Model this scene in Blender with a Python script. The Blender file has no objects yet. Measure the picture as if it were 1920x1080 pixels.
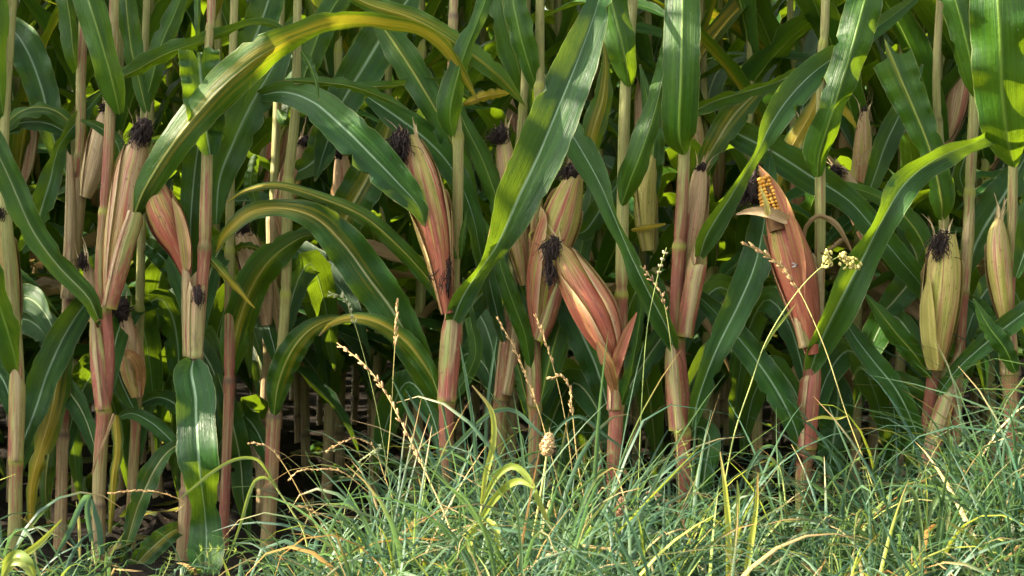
import bpy, math, random
import numpy as np

# ------------------------------------------------------------------ camera, sky, sun, exposure
S = bpy.context.scene
COL = S.collection
D, CZ = 3.0, 0.5                       # the lens is 3 m from the edge row, half a metre up
cam = bpy.data.cameras.new("camera")
cam.lens = 36.0 * D / 1.92
cam.clip_start, cam.clip_end = 0.05, 400.0
cam.dof.use_dof = True
cam.dof.focus_distance = D
cam.dof.aperture_fstop = 14.0
cam_o = bpy.data.objects.new("camera", cam)
cam_o.location = (0, -D, CZ)
cam_o.rotation_euler = (math.pi / 2, 0, 0)
COL.objects.link(cam_o)
S.camera = cam_o
CAM = np.array([0.0, -D, CZ])

SUN_EL, SUN_AZ = 28.0, -90.5            # azimuth from +Y (into the field), negative = towards -X
sun_dir = np.array([math.sin(math.radians(SUN_AZ)) * math.cos(math.radians(SUN_EL)),
                    math.cos(math.radians(SUN_AZ)) * math.cos(math.radians(SUN_EL)),
                    math.sin(math.radians(SUN_EL))])
W = bpy.data.worlds.new("World")
S.world = W
W.use_nodes = True
nt = W.node_tree
sky = nt.nodes.new("ShaderNodeTexSky")
sky.sky_type = 'NISHITA'
sky.sun_disc = False
sky.sun_elevation = math.radians(SUN_EL)
sky.sun_rotation = math.radians(SUN_AZ)
sky.air_density = 1.0
sky.dust_density = 3.0
hs = nt.nodes.new("ShaderNodeHueSaturation")      # paler, less blue sky colour, in place of a white balance
hs.inputs['Saturation'].default_value = 0.12
nt.links.new(sky.outputs[0], hs.inputs['Color'])
nt.links.new(hs.outputs[0], nt.nodes["Background"].inputs[0])
nt.nodes["Background"].inputs[1].default_value = 0.12
from mathutils import Vector
sl = bpy.data.lights.new("sun", 'SUN')
sl.energy = 4.4
sl.angle = math.radians(0.5)
sl.color = (1.0, 0.86, 0.66)
so = bpy.data.objects.new("sun", sl)
so.rotation_euler = Vector(sun_dir).to_track_quat('Z', 'Y').to_euler()
so.location = (-6, 4, 6)
COL.objects.link(so)
S.view_settings.view_transform = 'Standard'
S.view_settings.look = 'None'
S.view_settings.gamma = 1.0
S.view_settings.exposure = 2.75
S.render.engine = 'CYCLES'
cy = S.cycles
cy.max_bounces = 7
cy.diffuse_bounces = 2
cy.glossy_bounces = 2
cy.transmission_bounces = 5
cy.transparent_max_bounces = 4
cy.caustics_reflective = False
cy.caustics_refractive = False
cy.use_denoising = True

RNG = np.random.default_rng(7)


def P(x, y, d=0.0):
    """A point of the photograph's plane set at depth d behind (+) or before (-) the edge row."""
    k = (D + d) / D / 1000.0
    return np.array([(x - 960) * k, d, CZ + (540 - y) * k])


# ------------------------------------------------------------------ materials
class NT:
    def __init__(self, name):
        self.m = bpy.data.materials.new(name)
        self.m.use_nodes = True
        self.t = self.m.node_tree
        self.t.nodes.clear()
        self.out = self.t.nodes.new("ShaderNodeOutputMaterial")

    def n(self, typ, **kw):
        nd = self.t.nodes.new(typ)
        for k, v in kw.items():
            setattr(nd, k, v)
        return nd

    def put(self, sock, v):
        if isinstance(v, bpy.types.NodeSocket):
            self.t.links.new(v, sock)
        elif isinstance(v, tuple) and len(v) == 3 and sock.type == 'RGBA':
            sock.default_value = (*v, 1)
        else:
            sock.default_value = v

    def math(self, op, a, b=0.0, c=0.0, clamp=False):
        nd = self.n("ShaderNodeMath", operation=op, use_clamp=clamp)
        self.put(nd.inputs[0], a)
        self.put(nd.inputs[1], b)
        self.put(nd.inputs[2], c)
        return nd.outputs[0]

    def mix(self, f, a, b, mode='MIX'):
        nd = self.n("ShaderNodeMix", data_type='RGBA', blend_type=mode)
        self.put(nd.inputs[0], f)
        self.put(nd.inputs[6], a)
        self.put(nd.inputs[7], b)
        return nd.outputs[2]

    def rng(self, v, a, b, c=0.0, d=1.0):
        nd = self.n("ShaderNodeMapRange", interpolation_type='SMOOTHSTEP')
        self.put(nd.inputs[0], v)
        for i, q in enumerate((a, b, c, d)):
            self.put(nd.inputs[i + 1], q)
        return nd.outputs[0]

    def vec(self, x, y, z=0.0):
        nd = self.n("ShaderNodeCombineXYZ")
        for i, q in enumerate((x, y, z)):
            self.put(nd.inputs[i], q)
        return nd.outputs[0]

    def noise(self, v, scale=1.0, detail=2.0, rough=0.5):
        nd = self.n("ShaderNodeTexNoise")
        if v is not None:
            self.put(nd.inputs['Vector'], v)
        nd.inputs['Scale'].default_value = scale
        nd.inputs['Detail'].default_value = detail
        nd.inputs['Roughness'].default_value = rough
        return nd.outputs[0]

    def base(self):
        uv = self.n("ShaderNodeUVMap", uv_map="UVMap")
        s = self.n("ShaderNodeSeparateXYZ")
        self.put(s.inputs[0], uv.outputs[0])
        at = self.n("ShaderNodeAttribute", attribute_name="att")
        c = self.n("ShaderNodeSeparateColor")
        self.put(c.inputs[0], at.outputs['Color'])
        return s.outputs[0], s.outputs[1], c.outputs[0], c.outputs[1], c.outputs[2], at.outputs['Alpha']

    def bump(self, h, strength, dist):
        nd = self.n("ShaderNodeBump")
        nd.inputs['Strength'].default_value = strength
        nd.inputs['Distance'].default_value = dist
        self.put(nd.inputs['Height'], h)
        return nd.outputs[0]

    def surf(self, col, rough, spec=0.5, normal=None, trans=None, tfac=0.0):
        p = self.n("ShaderNodeBsdfPrincipled")
        self.put(p.inputs['Base Color'], col)
        self.put(p.inputs['Roughness'], rough)
        self.put(p.inputs['Specular IOR Level'], spec)
        if normal is not None:
            self.put(p.inputs['Normal'], normal)
        o = p.outputs[0]
        if trans is not None:
            t = self.n("ShaderNodeBsdfTranslucent")
            self.put(t.inputs[0], trans)
            if normal is not None:
                self.put(t.inputs[1], normal)
            mx = self.n("ShaderNodeMixShader")
            self.put(mx.inputs[0], tfac)
            self.put(mx.inputs[1], o)
            self.put(mx.inputs[2], t.outputs[0])
            o = mx.outputs[0]
        self.t.links.new(o, self.out.inputs[0])
        return self.m


def leaf_material():
    g = NT("maize_leaf")
    u, v, yel, dry, rnd, ribk = g.base()
    du = g.math('MULTIPLY', g.math('ABSOLUTE', g.math('SUBTRACT', u, 0.5)), 2.0)
    sd = g.math('MULTIPLY', rnd, 40.0)
    rw = g.rng(v, .0, .75, 1.0, .5)
    rib = g.math('MULTIPLY', g.rng(g.math('DIVIDE', du, rw), .115, .015), g.rng(v, 1.0, .15, .30, .88))
    vein = g.noise(g.vec(g.math('MULTIPLY', u, 46.0), g.math('MULTIPLY', v, 1.6), sd), 1, 2, .6)
    fine = g.noise(g.vec(g.math('MULTIPLY', u, 150.0), g.math('MULTIPLY', v, 3.0), sd), 1, 1, .5)
    blot = g.noise(g.vec(g.math('MULTIPLY', u, 1.6), g.math('MULTIPLY', v, 7.0), sd), 1, 4, .6)
    streak = g.noise(g.vec(g.math('MULTIPLY', u, 9.0), g.math('MULTIPLY', v, 3.2), sd), 1, 3, .62)
    up = g.mix(g.rng(blot, .3, .7), (.009, .046, .006), (.028, .100, .009))
    up = g.mix(g.rng(rnd, .2, 1.0, 0, .5), up, (.008, .050, .014))
    lo = g.mix(g.rng(blot, .3, .7), (.022, .078, .003), (.054, .138, .005))
    geo = g.n("ShaderNodeNewGeometry")
    green = g.mix(geo.outputs['Backfacing'], up, lo)
    green = g.mix(g.math('MULTIPLY', g.rng(vein, .42, .62), .42), green, (.042, .130, .014))
    green = g.mix(g.math('MULTIPLY', g.rng(fine, .52, .38), .55), green, (.006, .024, .007))
    wide = g.noise(g.vec(g.math('MULTIPLY', u, 5.0), g.math('MULTIPLY', v, 1.1), g.math('ADD', sd, 3.0)), 1, 3, .6)
    green = g.mix(g.math('MULTIPLY', g.rng(wide, .58, .36), .55), green, (.006, .030, .010))
    green = g.mix(g.math('MULTIPLY', g.rng(wide, .56, .74), .5), green, (.060, .140, .018))
    # yellowing runs in streaks, strongest beside the midrib
    ym = g.math('ADD', g.math('MULTIPLY', streak, .75), yel)
    ym = g.math('SUBTRACT', ym, g.math('MULTIPLY', g.math('MULTIPLY', du, yel), .55))
    ym = g.rng(ym, .62, 1.02)
    yc = g.mix(g.rng(vein, .3, .7), (.27, .19, .008), (.36, .28, .022))
    col = g.mix(ym, green, yc)
    ribc = g.mix(geo.outputs['Backfacing'], (.21, .31, .17), (.14, .23, .032))
    ribc = g.mix(g.math('MULTIPLY', yel, 1.2, clamp=True), ribc, (.44, .33, .08))
    col = g.mix(g.math('MULTIPLY', rib, ribk), col, ribc)
    edge = g.rng(du, .955, .99)
    col = g.mix(g.math('MULTIPLY', edge, .4), col, (.32, .33, .13))
    # dead tissue
    dm = g.math('ADD', g.math('MULTIPLY', streak, .6), dry)
    mg = g.noise(g.vec(g.math('MULTIPLY', u, 3.0), g.math('MULTIPLY', v, 7.0), g.math('ADD', sd, 31.0)), 1, 3, .6)
    dm = g.math('ADD', dm, g.math('MULTIPLY', g.rng(mg, .56, .66), g.math('MULTIPLY', g.rng(du, .80, 1.0), .5)))
    dm = g.rng(dm, .66, .92)
    dc = g.mix(g.rng(vein, .3, .7), (.17, .10, .04), (.38, .27, .13))
    col = g.mix(dm, col, dc)
    # lesions and pale flecks
    sp = g.noise(g.vec(g.math('MULTIPLY', u, 16.0), g.math('MULTIPLY', v, 26.0), sd), 1, 3, .7)
    col = g.mix(g.math('MULTIPLY', g.rng(sp, .66, .76), g.math('ADD', .15, yel, clamp=True)), col, (.11, .055, .02))
    fl = g.noise(g.vec(g.math('MULTIPLY', u, 40.0), g.math('MULTIPLY', v, 36.0), g.math('ADD', sd, 7.0)), 1, 2, .6)
    col = g.mix(g.math('MULTIPLY', g.rng(fl, .72, .78), .6), col, (.36, .42, .30))
    h = g.math('ADD', g.math('MULTIPLY', vein, .8), g.math('MULTIPLY', rib, -1.2))
    cr = g.noise(g.vec(g.math('MULTIPLY', u, 2.5), g.math('MULTIPLY', v, 16.0), g.math('ADD', sd, 51.0)), 1, 3, .55)
    nrm = g.bump(g.math('ADD', g.math('ADD', h, g.math('MULTIPLY', fine, .5)), g.math('MULTIPLY', cr, 3.0)), .8, .0015)
    rough = g.math('ADD', g.rng(blot, .25, .75, .30, .52), g.rng(vein, .3, .7, -.05, .08))
    tr = g.mix(.55, col, (.30, .44, .006), 'MIX')
    tr = g.mix(g.math('MULTIPLY', ym, .7), tr, (.62, .46, .03))
    tr = g.mix(dm, tr, (.40, .27, .10))
    tf = g.math('SUBTRACT', .33, g.math('MULTIPLY', rib, .16))
    return g.surf(col, rough, .22, nrm, tr, tf)


def stalk_material():
    g = NT("maize_stalk")
    u, v, pink, node, rnd, tan = g.base()
    sd = g.math('MULTIPLY', rnd, 40.0)
    st = g.noise(g.vec(g.math('MULTIPLY', u, 14.0), g.math('MULTIPLY', v, 5.0), sd), 1, 3, .6)
    fine = g.noise(g.vec(g.math('MULTIPLY', u, 50.0), g.math('MULTIPLY', v, 8.0), sd), 1, 2, .6)
    bl = g.noise(g.vec(g.math('MULTIPLY', u, 6.0), g.math('MULTIPLY', v, 6.0), sd), 1, 4, .65)
    col = g.mix(g.rng(st, .3, .7), (.19, .21, .045), (.35, .34, .105))
    tanc = g.mix(g.rng(st, .3, .7), (.20, .14, .055), (.40, .31, .145))
    col = g.mix(g.rng(g.math('ADD', tan, g.math('MULTIPLY', st, .5)), .55, .95), col, tanc)
    pm = g.math('ADD', g.math('MULTIPLY', g.math('SUBTRACT', bl, .5), 2.2), g.math('MULTIPLY', g.math('SUBTRACT', st, .5), 1.2))
    pm = g.rng(g.math('ADD', pink, pm), .15, .65)
    pc = g.mix(g.rng(fine, .3, .7), (.15, .014, .019), (.33, .066, .048))
    col = g.mix(g.math('MULTIPLY', pm, .9), col, pc)
    mo = g.noise(g.vec(g.math('MULTIPLY', u, 5.0), g.math('MULTIPLY', v, 26.0), g.math('ADD', sd, 21.0)), 1, 5, .7)
    col = g.mix(g.math('MULTIPLY', g.rng(mo, .54, .70), .55), col, (.11, .045, .03))
    col = g.mix(g.math('MULTIPLY', g.rng(mo, .46, .30), .5), col, (.38, .31, .11))
    sp = g.noise(g.vec(g.math('MULTIPLY', u, 8.0), g.math('MULTIPLY', v, 60.0), sd), 1, 3, .7)
    col = g.mix(g.math('MULTIPLY', g.rng(sp, .64, .74), .65), col, (.12, .05, .03))
    col = g.mix(g.math('MULTIPLY', node, .9), col, g.mix(g.rng(tan, .1, .5), (.27, .30, .025), (.07, .035, .015)))
    col = g.mix(g.math('MULTIPLY', g.rng(fine, .6, .4), .22), col, (.16, .11, .05))
    nrm = g.bump(g.math('ADD', fine, st), .8, .002)
    return g.surf(col, .5, .4, nrm, g.mix(.4, col, (.55, .5, .14)), .12)


def husk_material():
    g = NT("ear_husk")
    u, v, pink, tan, rnd, fresh = g.base()
    sd = g.math('MULTIPLY', rnd, 40.0)
    vein = g.noise(g.vec(g.math('MULTIPLY', u, 90.0), g.math('MULTIPLY', v, 2.0), sd), 1, 2, .6)
    st = g.noise(g.vec(g.math('MULTIPLY', u, 12.0), g.math('MULTIPLY', v, 1.6), sd), 1, 4, .65)
    bl = g.noise(g.vec(g.math('MULTIPLY', u, 8.0), g.math('MULTIPLY', v, 1.1), g.math('ADD', sd, 9.0)), 1, 4, .65)
    col = g.mix(g.rng(st, .32, .68), (.24, .25, .032), (.46, .39, .11))
    tc = g.mix(g.rng(st, .3, .7), (.33, .21, .09), (.58, .45, .25))
    fs = g.noise(g.vec(g.math('MULTIPLY', u, 34.0), g.math('MULTIPLY', v, 1.4), g.math('ADD', sd, 5.0)), 1, 3, .6)
    col = g.mix(g.rng(g.math('ADD', tan, g.math('MULTIPLY', g.math('SUBTRACT', bl, .5), 2.6)), .2, .7), col, tc)
    pm = g.math('ADD', g.math('MULTIPLY', g.math('SUBTRACT', st, .5), 2.0), g.math('MULTIPLY', g.math('SUBTRACT', fs, .5), 1.5))
    pm = g.rng(g.math('ADD', pink, g.math('ADD', pm, g.math('SUBTRACT', bl, .5))), .10, .66)
    pc = g.mix(g.rng(vein, .3, .7), (.20, .020, .024), (.42, .088, .058))
    col = g.mix(g.math('MULTIPLY', pm, .9), col, pc)
    col = g.mix(g.math('MULTIPLY', g.rng(vein, .56, .36), .32), col, (.13, .06, .025))
    col = g.mix(g.math('MULTIPLY', g.math('SUBTRACT', 1.0, fresh), .75), col, (.46, .36, .19))  # dry papery margins of the husk leaves turn tan
    mo = g.noise(g.vec(g.math('MULTIPLY', u, 16.0), g.math('MULTIPLY', v, 4.5), g.math('ADD', sd, 21.0)), 1, 5, .7)
    col = g.mix(g.math('MULTIPLY', g.rng(mo, .54, .70), .42), col, (.15, .055, .035))
    col = g.mix(g.math('MULTIPLY', g.rng(mo, .48, .30), .45), col, (.46, .34, .15))
    sp = g.noise(g.vec(g.math('MULTIPLY', u, 22.0), g.math('MULTIPLY', v, 20.0), sd), 1, 3, .7)
    col = g.mix(g.math('MULTIPLY', g.rng(sp, .60, .70), .75), col, (.09, .04, .025))
    nrm = g.bump(g.math('ADD', vein, g.math('MULTIPLY', g.math('ADD', st, fs), .6)), .6, .0016)
    return g.surf(col, .55, .3, nrm, g.mix(.3, col, (.6, .4, .15)), .16)


def plain(name, c0, c1, scale, rough=.8, trans=None, tf=0, spec=.3):
    g = NT(name)
    tc = g.n("ShaderNodeTexCoord")
    a = g.noise(tc.outputs['Object'], scale, 4, .65)
    col = g.mix(g.rng(a, .32, .68), c0, c1)
    return g.surf(col, rough, spec, g.bump(a, .4, .002), trans, tf)


def grass_material():
    g = NT("grass_blade")
    u, v, yel, dry, rnd, q = g.base()
    a = g.noise(g.vec(g.math('MULTIPLY', u, 9.0), g.math('MULTIPLY', v, 3.0), g.math('MULTIPLY', rnd, 40.0)), 1, 2, .6)
    col = g.mix(rnd, (.008, .033, .017), (.032, .086, .048))
    col = g.mix(g.math('MULTIPLY', g.rng(a, .35, .65), .35), col, (.065, .135, .085))
    yc = g.mix(rnd, (.13, .21, .015), (.32, .32, .035))
    col = g.mix(yel, col, yc)
    dc = g.mix(rnd, (.38, .19, .05), (.50, .37, .18))
    col = g.mix(dry, col, dc)
    tr = g.mix(.4, col, (.20, .40, .09))
    tr = g.mix(yel, tr, (.42, .46, .04))
    tr = g.mix(dry, tr, dc)
    return g.surf(col, .5, .28, g.bump(a, .3, .0006), tr, .32)


def stem_material():
    g = NT("grass_stem")
    u, v, yel, dry, rnd, q = g.base()
    a = g.noise(g.vec(g.math('MULTIPLY', u, 5.0), g.math('MULTIPLY', v, 9.0), g.math('MULTIPLY', rnd, 40.0)), 1, 3, .6)
    col = g.mix(g.rng(a, .3, .7), (.16, .25, .06), (.27, .36, .10))
    col = g.mix(yel, col, g.mix(a, (.42, .38, .09), (.58, .50, .19)))
    col = g.mix(dry, col, g.mix(g.rng(a, .35, .65), (.34, .16, .05), (.60, .42, .20)))
    return g.surf(col, .55, .35, None, g.mix(.4, col, (.6, .5, .12)), .25)


def soil_material():
    g = NT("soil")
    tc = g.n("ShaderNodeTexCoord")
    a = g.noise(tc.outputs['Object'], 9, 8, .7)
    b = g.noise(tc.outputs['Object'], 70, 5, .7)
    col = g.mix(g.rng(a, .3, .7), (.008, .006, .004), (.022, .016, .010))
    col = g.mix(g.rng(b, .58, .72), col, (.036, .027, .017))
    return g.surf(col, .95, .15, g.bump(g.math('ADD', a, b), .8, .03))


M_LEAF, M_STALK, M_HUSK = leaf_material(), stalk_material(), husk_material()
M_GRASS, M_STEM, M_SOIL = grass_material(), stem_material(), soil_material()
M_SILK = plain("dry_silk", (.006, .004, .003), (.030, .015, .010), 160, .75)
M_KERNEL = plain("kernel", (.40, .16, .010), (.58, .31, .035), 90, .35, None, 0, .5)
M_COB = plain("cob", (.07, .03, .008), (.14, .07, .02), 60)
M_FLY = plain("fly_body", (.012, .012, .012), (.05, .045, .04), 400, .4)
M_WING = plain("fly_wing", (.18, .17, .15), (.28, .26, .23), 200, .3)
M_SEED = plain("seed_head", (.20, .11, .045), (.44, .29, .13), 300, .8)
M_DARKSEED = plain("brown_seed_head", (.10, .055, .03), (.36, .21, .11), 300, .8)


# ------------------------------------------------------------------ mesh helpers
class Buf:
    """Vertices, quads/triangles (as quads), UV and attributes of one mesh."""

    def __init__(self):
        self.V, self.F, self.U, self.A, self.M, self.n = [], [], [], [], [], 0

    def add(self, V, F, U, A, m=0):
        V, F = np.asarray(V, float), np.asarray(F, np.int64)
        self.V.append(V)
        self.F.append(F + self.n)
        self.U.append(np.asarray(U, float))
        self.A.append(np.asarray(A, float))
        self.M.append(np.full(len(F), m))
        self.n += len(V)

    def arr(self):
        return tuple(np.concatenate(x) for x in (self.V, self.F, self.U, self.A, self.M))


def mesh(name, arrs, mats):
    V, F, U, A, M = arrs
    me = bpy.data.meshes.new(name)
    me.vertices.add(len(V))
    me.vertices.foreach_set("co", V.astype(np.float32).ravel())
    nf = len(F)
    me.loops.add(nf * 4)
    me.loops.foreach_set("vertex_index", F.astype(np.int32).ravel())
    me.polygons.add(nf)
    me.polygons.foreach_set("loop_start", np.arange(0, nf * 4, 4, dtype=np.int32))
    me.polygons.foreach_set("material_index", M.astype(np.int32))
    me.polygons.foreach_set("use_smooth", np.ones(nf, dtype=bool))
    for m in mats:
        me.materials.append(m)
    uv = me.uv_layers.new(name="UVMap")
    uv.data.foreach_set("uv", U[F.ravel()].astype(np.float32).ravel())
    at = me.attributes.new("att", 'FLOAT_COLOR', 'POINT')
    at.data.foreach_set("color", A.astype(np.float32).ravel())
    me.update(calc_edges=True)
    return me


def obj(name, buf, mats, parent=None, org=(0, 0, 0), label=None):
    V, F, U, A, M = buf.arr() if isinstance(buf, Buf) else buf
    o = bpy.data.objects.new(name, mesh(name, (V - np.asarray(org), F, U, A, M), mats))
    COL.objects.link(o)
    if parent is not None:
        o.parent = parent
    else:
        o.location = org
    if label:
        o["label"] = label
    return o


def tag(o, label, cat, group=None, kind=None):
    o["label"] = label
    o["category"] = cat
    if group:
        o["group"] = group
    if kind:
        o["kind"] = kind
    return o


def thing(name, loc, label, cat, group=None):
    o = bpy.data.objects.new(name, None)
    o.empty_display_size = 0.05
    COL.objects.link(o)
    o.location = loc
    return tag(o, label, cat, group)


def norm(a):
    return a / np.maximum(np.linalg.norm(a, axis=-1, keepdims=True), 1e-9)


def spline(C, n):
    """Catmull-Rom through the rows of C (first three columns are xyz), n samples evenly spaced along the curve."""
    C = np.asarray(C, float)
    if len(C) == 2:
        s = np.linspace(0, 1, n)[:, None]
        return C[0] * (1 - s) + C[1] * s
    t = np.concatenate([[0], np.cumsum(np.maximum(np.linalg.norm(np.diff(C[:, :3], axis=0), axis=1), 1e-6) ** .6)])
    m = np.zeros_like(C)
    m[1:-1] = (C[2:] - C[:-2]) / (t[2:] - t[:-2])[:, None]
    m[0] = (C[1] - C[0]) / (t[1] - t[0])
    m[-1] = (C[-1] - C[-2]) / (t[-1] - t[-2])
    q = np.linspace(0, t[-1], n * 6)
    i = np.clip(np.searchsorted(t, q, side='right') - 1, 0, len(t) - 2)
    h = (t[i + 1] - t[i])
    s = ((q - t[i]) / h)[:, None]
    h = h[:, None]
    R = ((2 * s ** 3 - 3 * s ** 2 + 1) * C[i] + (s ** 3 - 2 * s ** 2 + s) * h * m[i]
         + (-2 * s ** 3 + 3 * s ** 2) * C[i + 1] + (s ** 3 - s ** 2) * h * m[i + 1])
    L = np.concatenate([[0], np.cumsum(np.linalg.norm(np.diff(R[:, :3], axis=0), axis=1))])
    k = np.linspace(0, L[-1], n)
    return np.stack([np.interp(k, L, R[:, j]) for j in range(R.shape[1])], 1)


def tangents(C):
    return norm(np.gradient(C[:, :3], axis=0))


def grid_faces(nr, nc, wrap=False):
    i, j = np.meshgrid(np.arange(nr - 1), np.arange(nc if wrap else nc - 1), indexing='ij')
    j2 = (j + 1) % nc
    return np.stack([i * nc + j, i * nc + j2, (i + 1) * nc + j2, (i + 1) * nc + j], -1).reshape(-1, 4)


def ribbon(C, N, w, fold=.3, wave=.1, waves=5, yel=0., dry=0., rnd=.5, nc=9, rib=1.0, tipdry=.5, seed=0, cut=False, notch=0, clasp=.45, torn=1.0):
    """A maize blade: C centre line, N upper-side normals, w full widths, edges lifted by fold and ruffled."""
    n = len(C)
    r = np.random.default_rng(seed)
    T = tangents(C)
    N = norm(N - (N * T).sum(1, keepdims=True) * T)
    L = np.cross(T, N)
    s = np.linspace(0, 1, n)
    u = np.linspace(-1, 1, nc)
    hw = (np.maximum(w, .0006) / 2)[:, None]
    f = np.asarray(fold) * np.ones(n) if np.ndim(fold) == 0 else fold
    f = (f * (1 - .35 * s) + clasp * np.exp(-s / .035))[:, None]
    au = np.abs(u)[None, :]
    jag = np.ones((n, nc))
    for c in (0, nc - 1):
        jag[:, c] -= .035 * torn * np.abs(r.normal(0, 1, n))
        for q in range(int(r.integers(0, 5) * torn)):
            jag[int(r.integers(n // 5, n)), c] -= r.uniform(.06, .42)
    lat = u[None, :] * jag * hw * np.cos(f * (.55 + .45 * au))
    ph = r.uniform(0, 6.28, 4)
    side = (u > 0)[None, :]
    fr = waves * (1 + .25 * np.sin(3 * s + ph[2]))[:, None]
    ruff = np.where(side, np.sin(6.28 * fr * s[:, None] + ph[0]), np.sin(6.28 * fr * 1.13 * s[:, None] + ph[1]))
    env = (np.sin(np.pi * np.clip(s, 0, 1)) ** .5)[:, None]
    ncv = .11 * np.sin(7.3 * s + ph[0])[:, None] * hw
    nz = ncv + au * hw * np.sin(f) + ruff * wave * hw * 2 * au ** 1.7 * env + .10 * hw * np.sin(5.1 * s[:, None] + ph[3]) * u[None, :]
    along = ruff * 0
    if cut:
        along = along + (r.normal(0, .0022, (1, nc)) + .012 * notch * (np.abs(u) < .12)[None, :] * -1) * (s[:, None] > .97)
    V = C[:, None, :3] + lat[..., None] * L[:, None] + nz[..., None] * N[:, None] + along[..., None] * T[:, None]
    lo = np.linalg.norm(np.diff(C[:, :3], axis=0), axis=1).sum()
    U = np.stack(np.broadcast_arrays((u[None] + 1) / 2, s[:, None] * lo / .75), -1)
    A = np.zeros((n, nc, 4))
    A[..., 0] = np.clip((np.asarray(yel) * np.ones(n))[:, None], 0, 1.2)
    A[..., 1] = (np.asarray(dry) * np.ones(n))[:, None] + (0 if cut else tipdry * np.clip((s[:, None] - .93) / .07, 0, 1))
    A[..., 1] += .55 * clasp * np.exp(-(s[:, None] / .012) ** 2)
    A[..., 2] = rnd
    A[..., 3] = rib
    return V.reshape(-1, 3), grid_faces(n, nc), U.reshape(-1, 2), A.reshape(-1, 4)


def tube(C, r, nr=10, att=(0, 0, .5, 0), att_rows=None, oval=None, arc=None, a0=0.0):
    n = len(C)
    T = tangents(C)
    ref = np.where(np.abs(T[:, 2:3]) < .9, np.array([[0, 0, 1.]]), np.array([[0, -1., 0]]))
    ref = np.broadcast_to(ref[len(ref) // 2], T.shape)
    X = norm(np.cross(T, ref))
    Y = np.cross(X, T)
    if arc is None:
        a = np.linspace(0, 2 * np.pi, nr, endpoint=False) + a0
    else:
        a = np.linspace(-arc / 2, arc / 2, nr) + a0
    r = np.asarray(r) * np.ones(n)
    rr = r[:, None] * np.ones(nr)[None]
    if oval is not None:
        rr = rr * (1 + oval * np.cos(2 * a)[None])
    V = C[:, None, :3] + rr[..., None] * (np.cos(a)[None, :, None] * X[:, None] + np.sin(a)[None, :, None] * Y[:, None])
    ln = np.concatenate([[0], np.cumsum(np.linalg.norm(np.diff(C[:, :3], axis=0), axis=1))])
    uu = (a - a.min()) / (2 * np.pi)
    uu = np.abs(uu * 2 - 1) if arc is None else uu          # mirrored so the seam does not show
    U = np.stack(np.broadcast_arrays(uu[None], ln[:, None]), -1)
    A = np.zeros((n, nr, 4))
    A[:] = att
    if att_rows is not None:
        for k, q in att_rows.items():
            A[..., k] = np.asarray(q)[:, None]
    return V.reshape(-1, 3), grid_faces(n, nr, arc is None), U.reshape(-1, 2), A.reshape(-1, 4)


def blob(c, rx, ry, rz, seed=0, rough=.15, nu=12, nv=9, att=(0, 0, .5, 0), axis=None):
    """A lumpy closed ellipsoid."""
    r = np.random.default_rng(seed)
    th = np.linspace(.02, np.pi - .02, nv)
    ph = np.linspace(0, 2 * np.pi, nu, endpoint=False)
    k = 1 + rough * r.normal(0, 1, (nv, nu))
    x = np.sin(th)[:, None] * np.cos(ph)[None] * rx * k
    y = np.sin(th)[:, None] * np.sin(ph)[None] * ry * k
    z = np.cos(th)[:, None] * np.ones(nu)[None] * rz * k
    V = np.stack([x, y, z], -1).reshape(-1, 3)
    if axis is not None:
        a = norm(np.asarray(axis, float))
        h = np.array([1., 0, 0]) if abs(a[0]) < .9 else np.array([0, 1., 0])
        X = norm(np.cross(h, a))
        Y = np.cross(a, X)
        V = V @ np.stack([X, Y, a])
    U = np.stack(np.broadcast_arrays(ph[None] / 6.28, th[:, None] / 3.14), -1).reshape(-1, 2)
    return V + np.asarray(c), grid_faces(nv, nu, True), U, np.tile(np.array(att, float), (nu * nv, 1))


# ------------------------------------------------------------------ maize parts
def px_leaf(pts, side=1, fold=.3, wave=.15, waves=5, yel=0., dry=0., n=34, nc=9, seed=0, rib=1., cut=False, notch=0, d0=0.0, tipdry=.5, ytip=0., torn=1.0):
    rows = []
    for q in pts:
        x, y, d, w = q[:4]
        rl = q[4] if len(q) > 4 else 0
        k = (D + d + d0) / D / 1000
        rows.append([*P(x, y, d + d0), w * k * .92, rl])
    R = spline(rows, n)
    C, w, rl = R[:, :3], R[:, 3], np.radians(R[:, 4])[:, None]
    T = tangents(C)
    F = CAM - C
    F = norm(F - (F * T).sum(1, keepdims=True) * T)
    Lf = np.cross(T, F)
    N = side * (F * np.cos(rl) + Lf * np.sin(rl))
    rnd = np.random.default_rng(seed + 99).uniform()
    s = np.linspace(0, 1, n)
    return ribbon(C, N, w, fold + .12, wave, waves, yel + ytip * s, dry, rnd, nc, rib, tipdry, seed, cut, notch, torn=torn)


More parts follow.
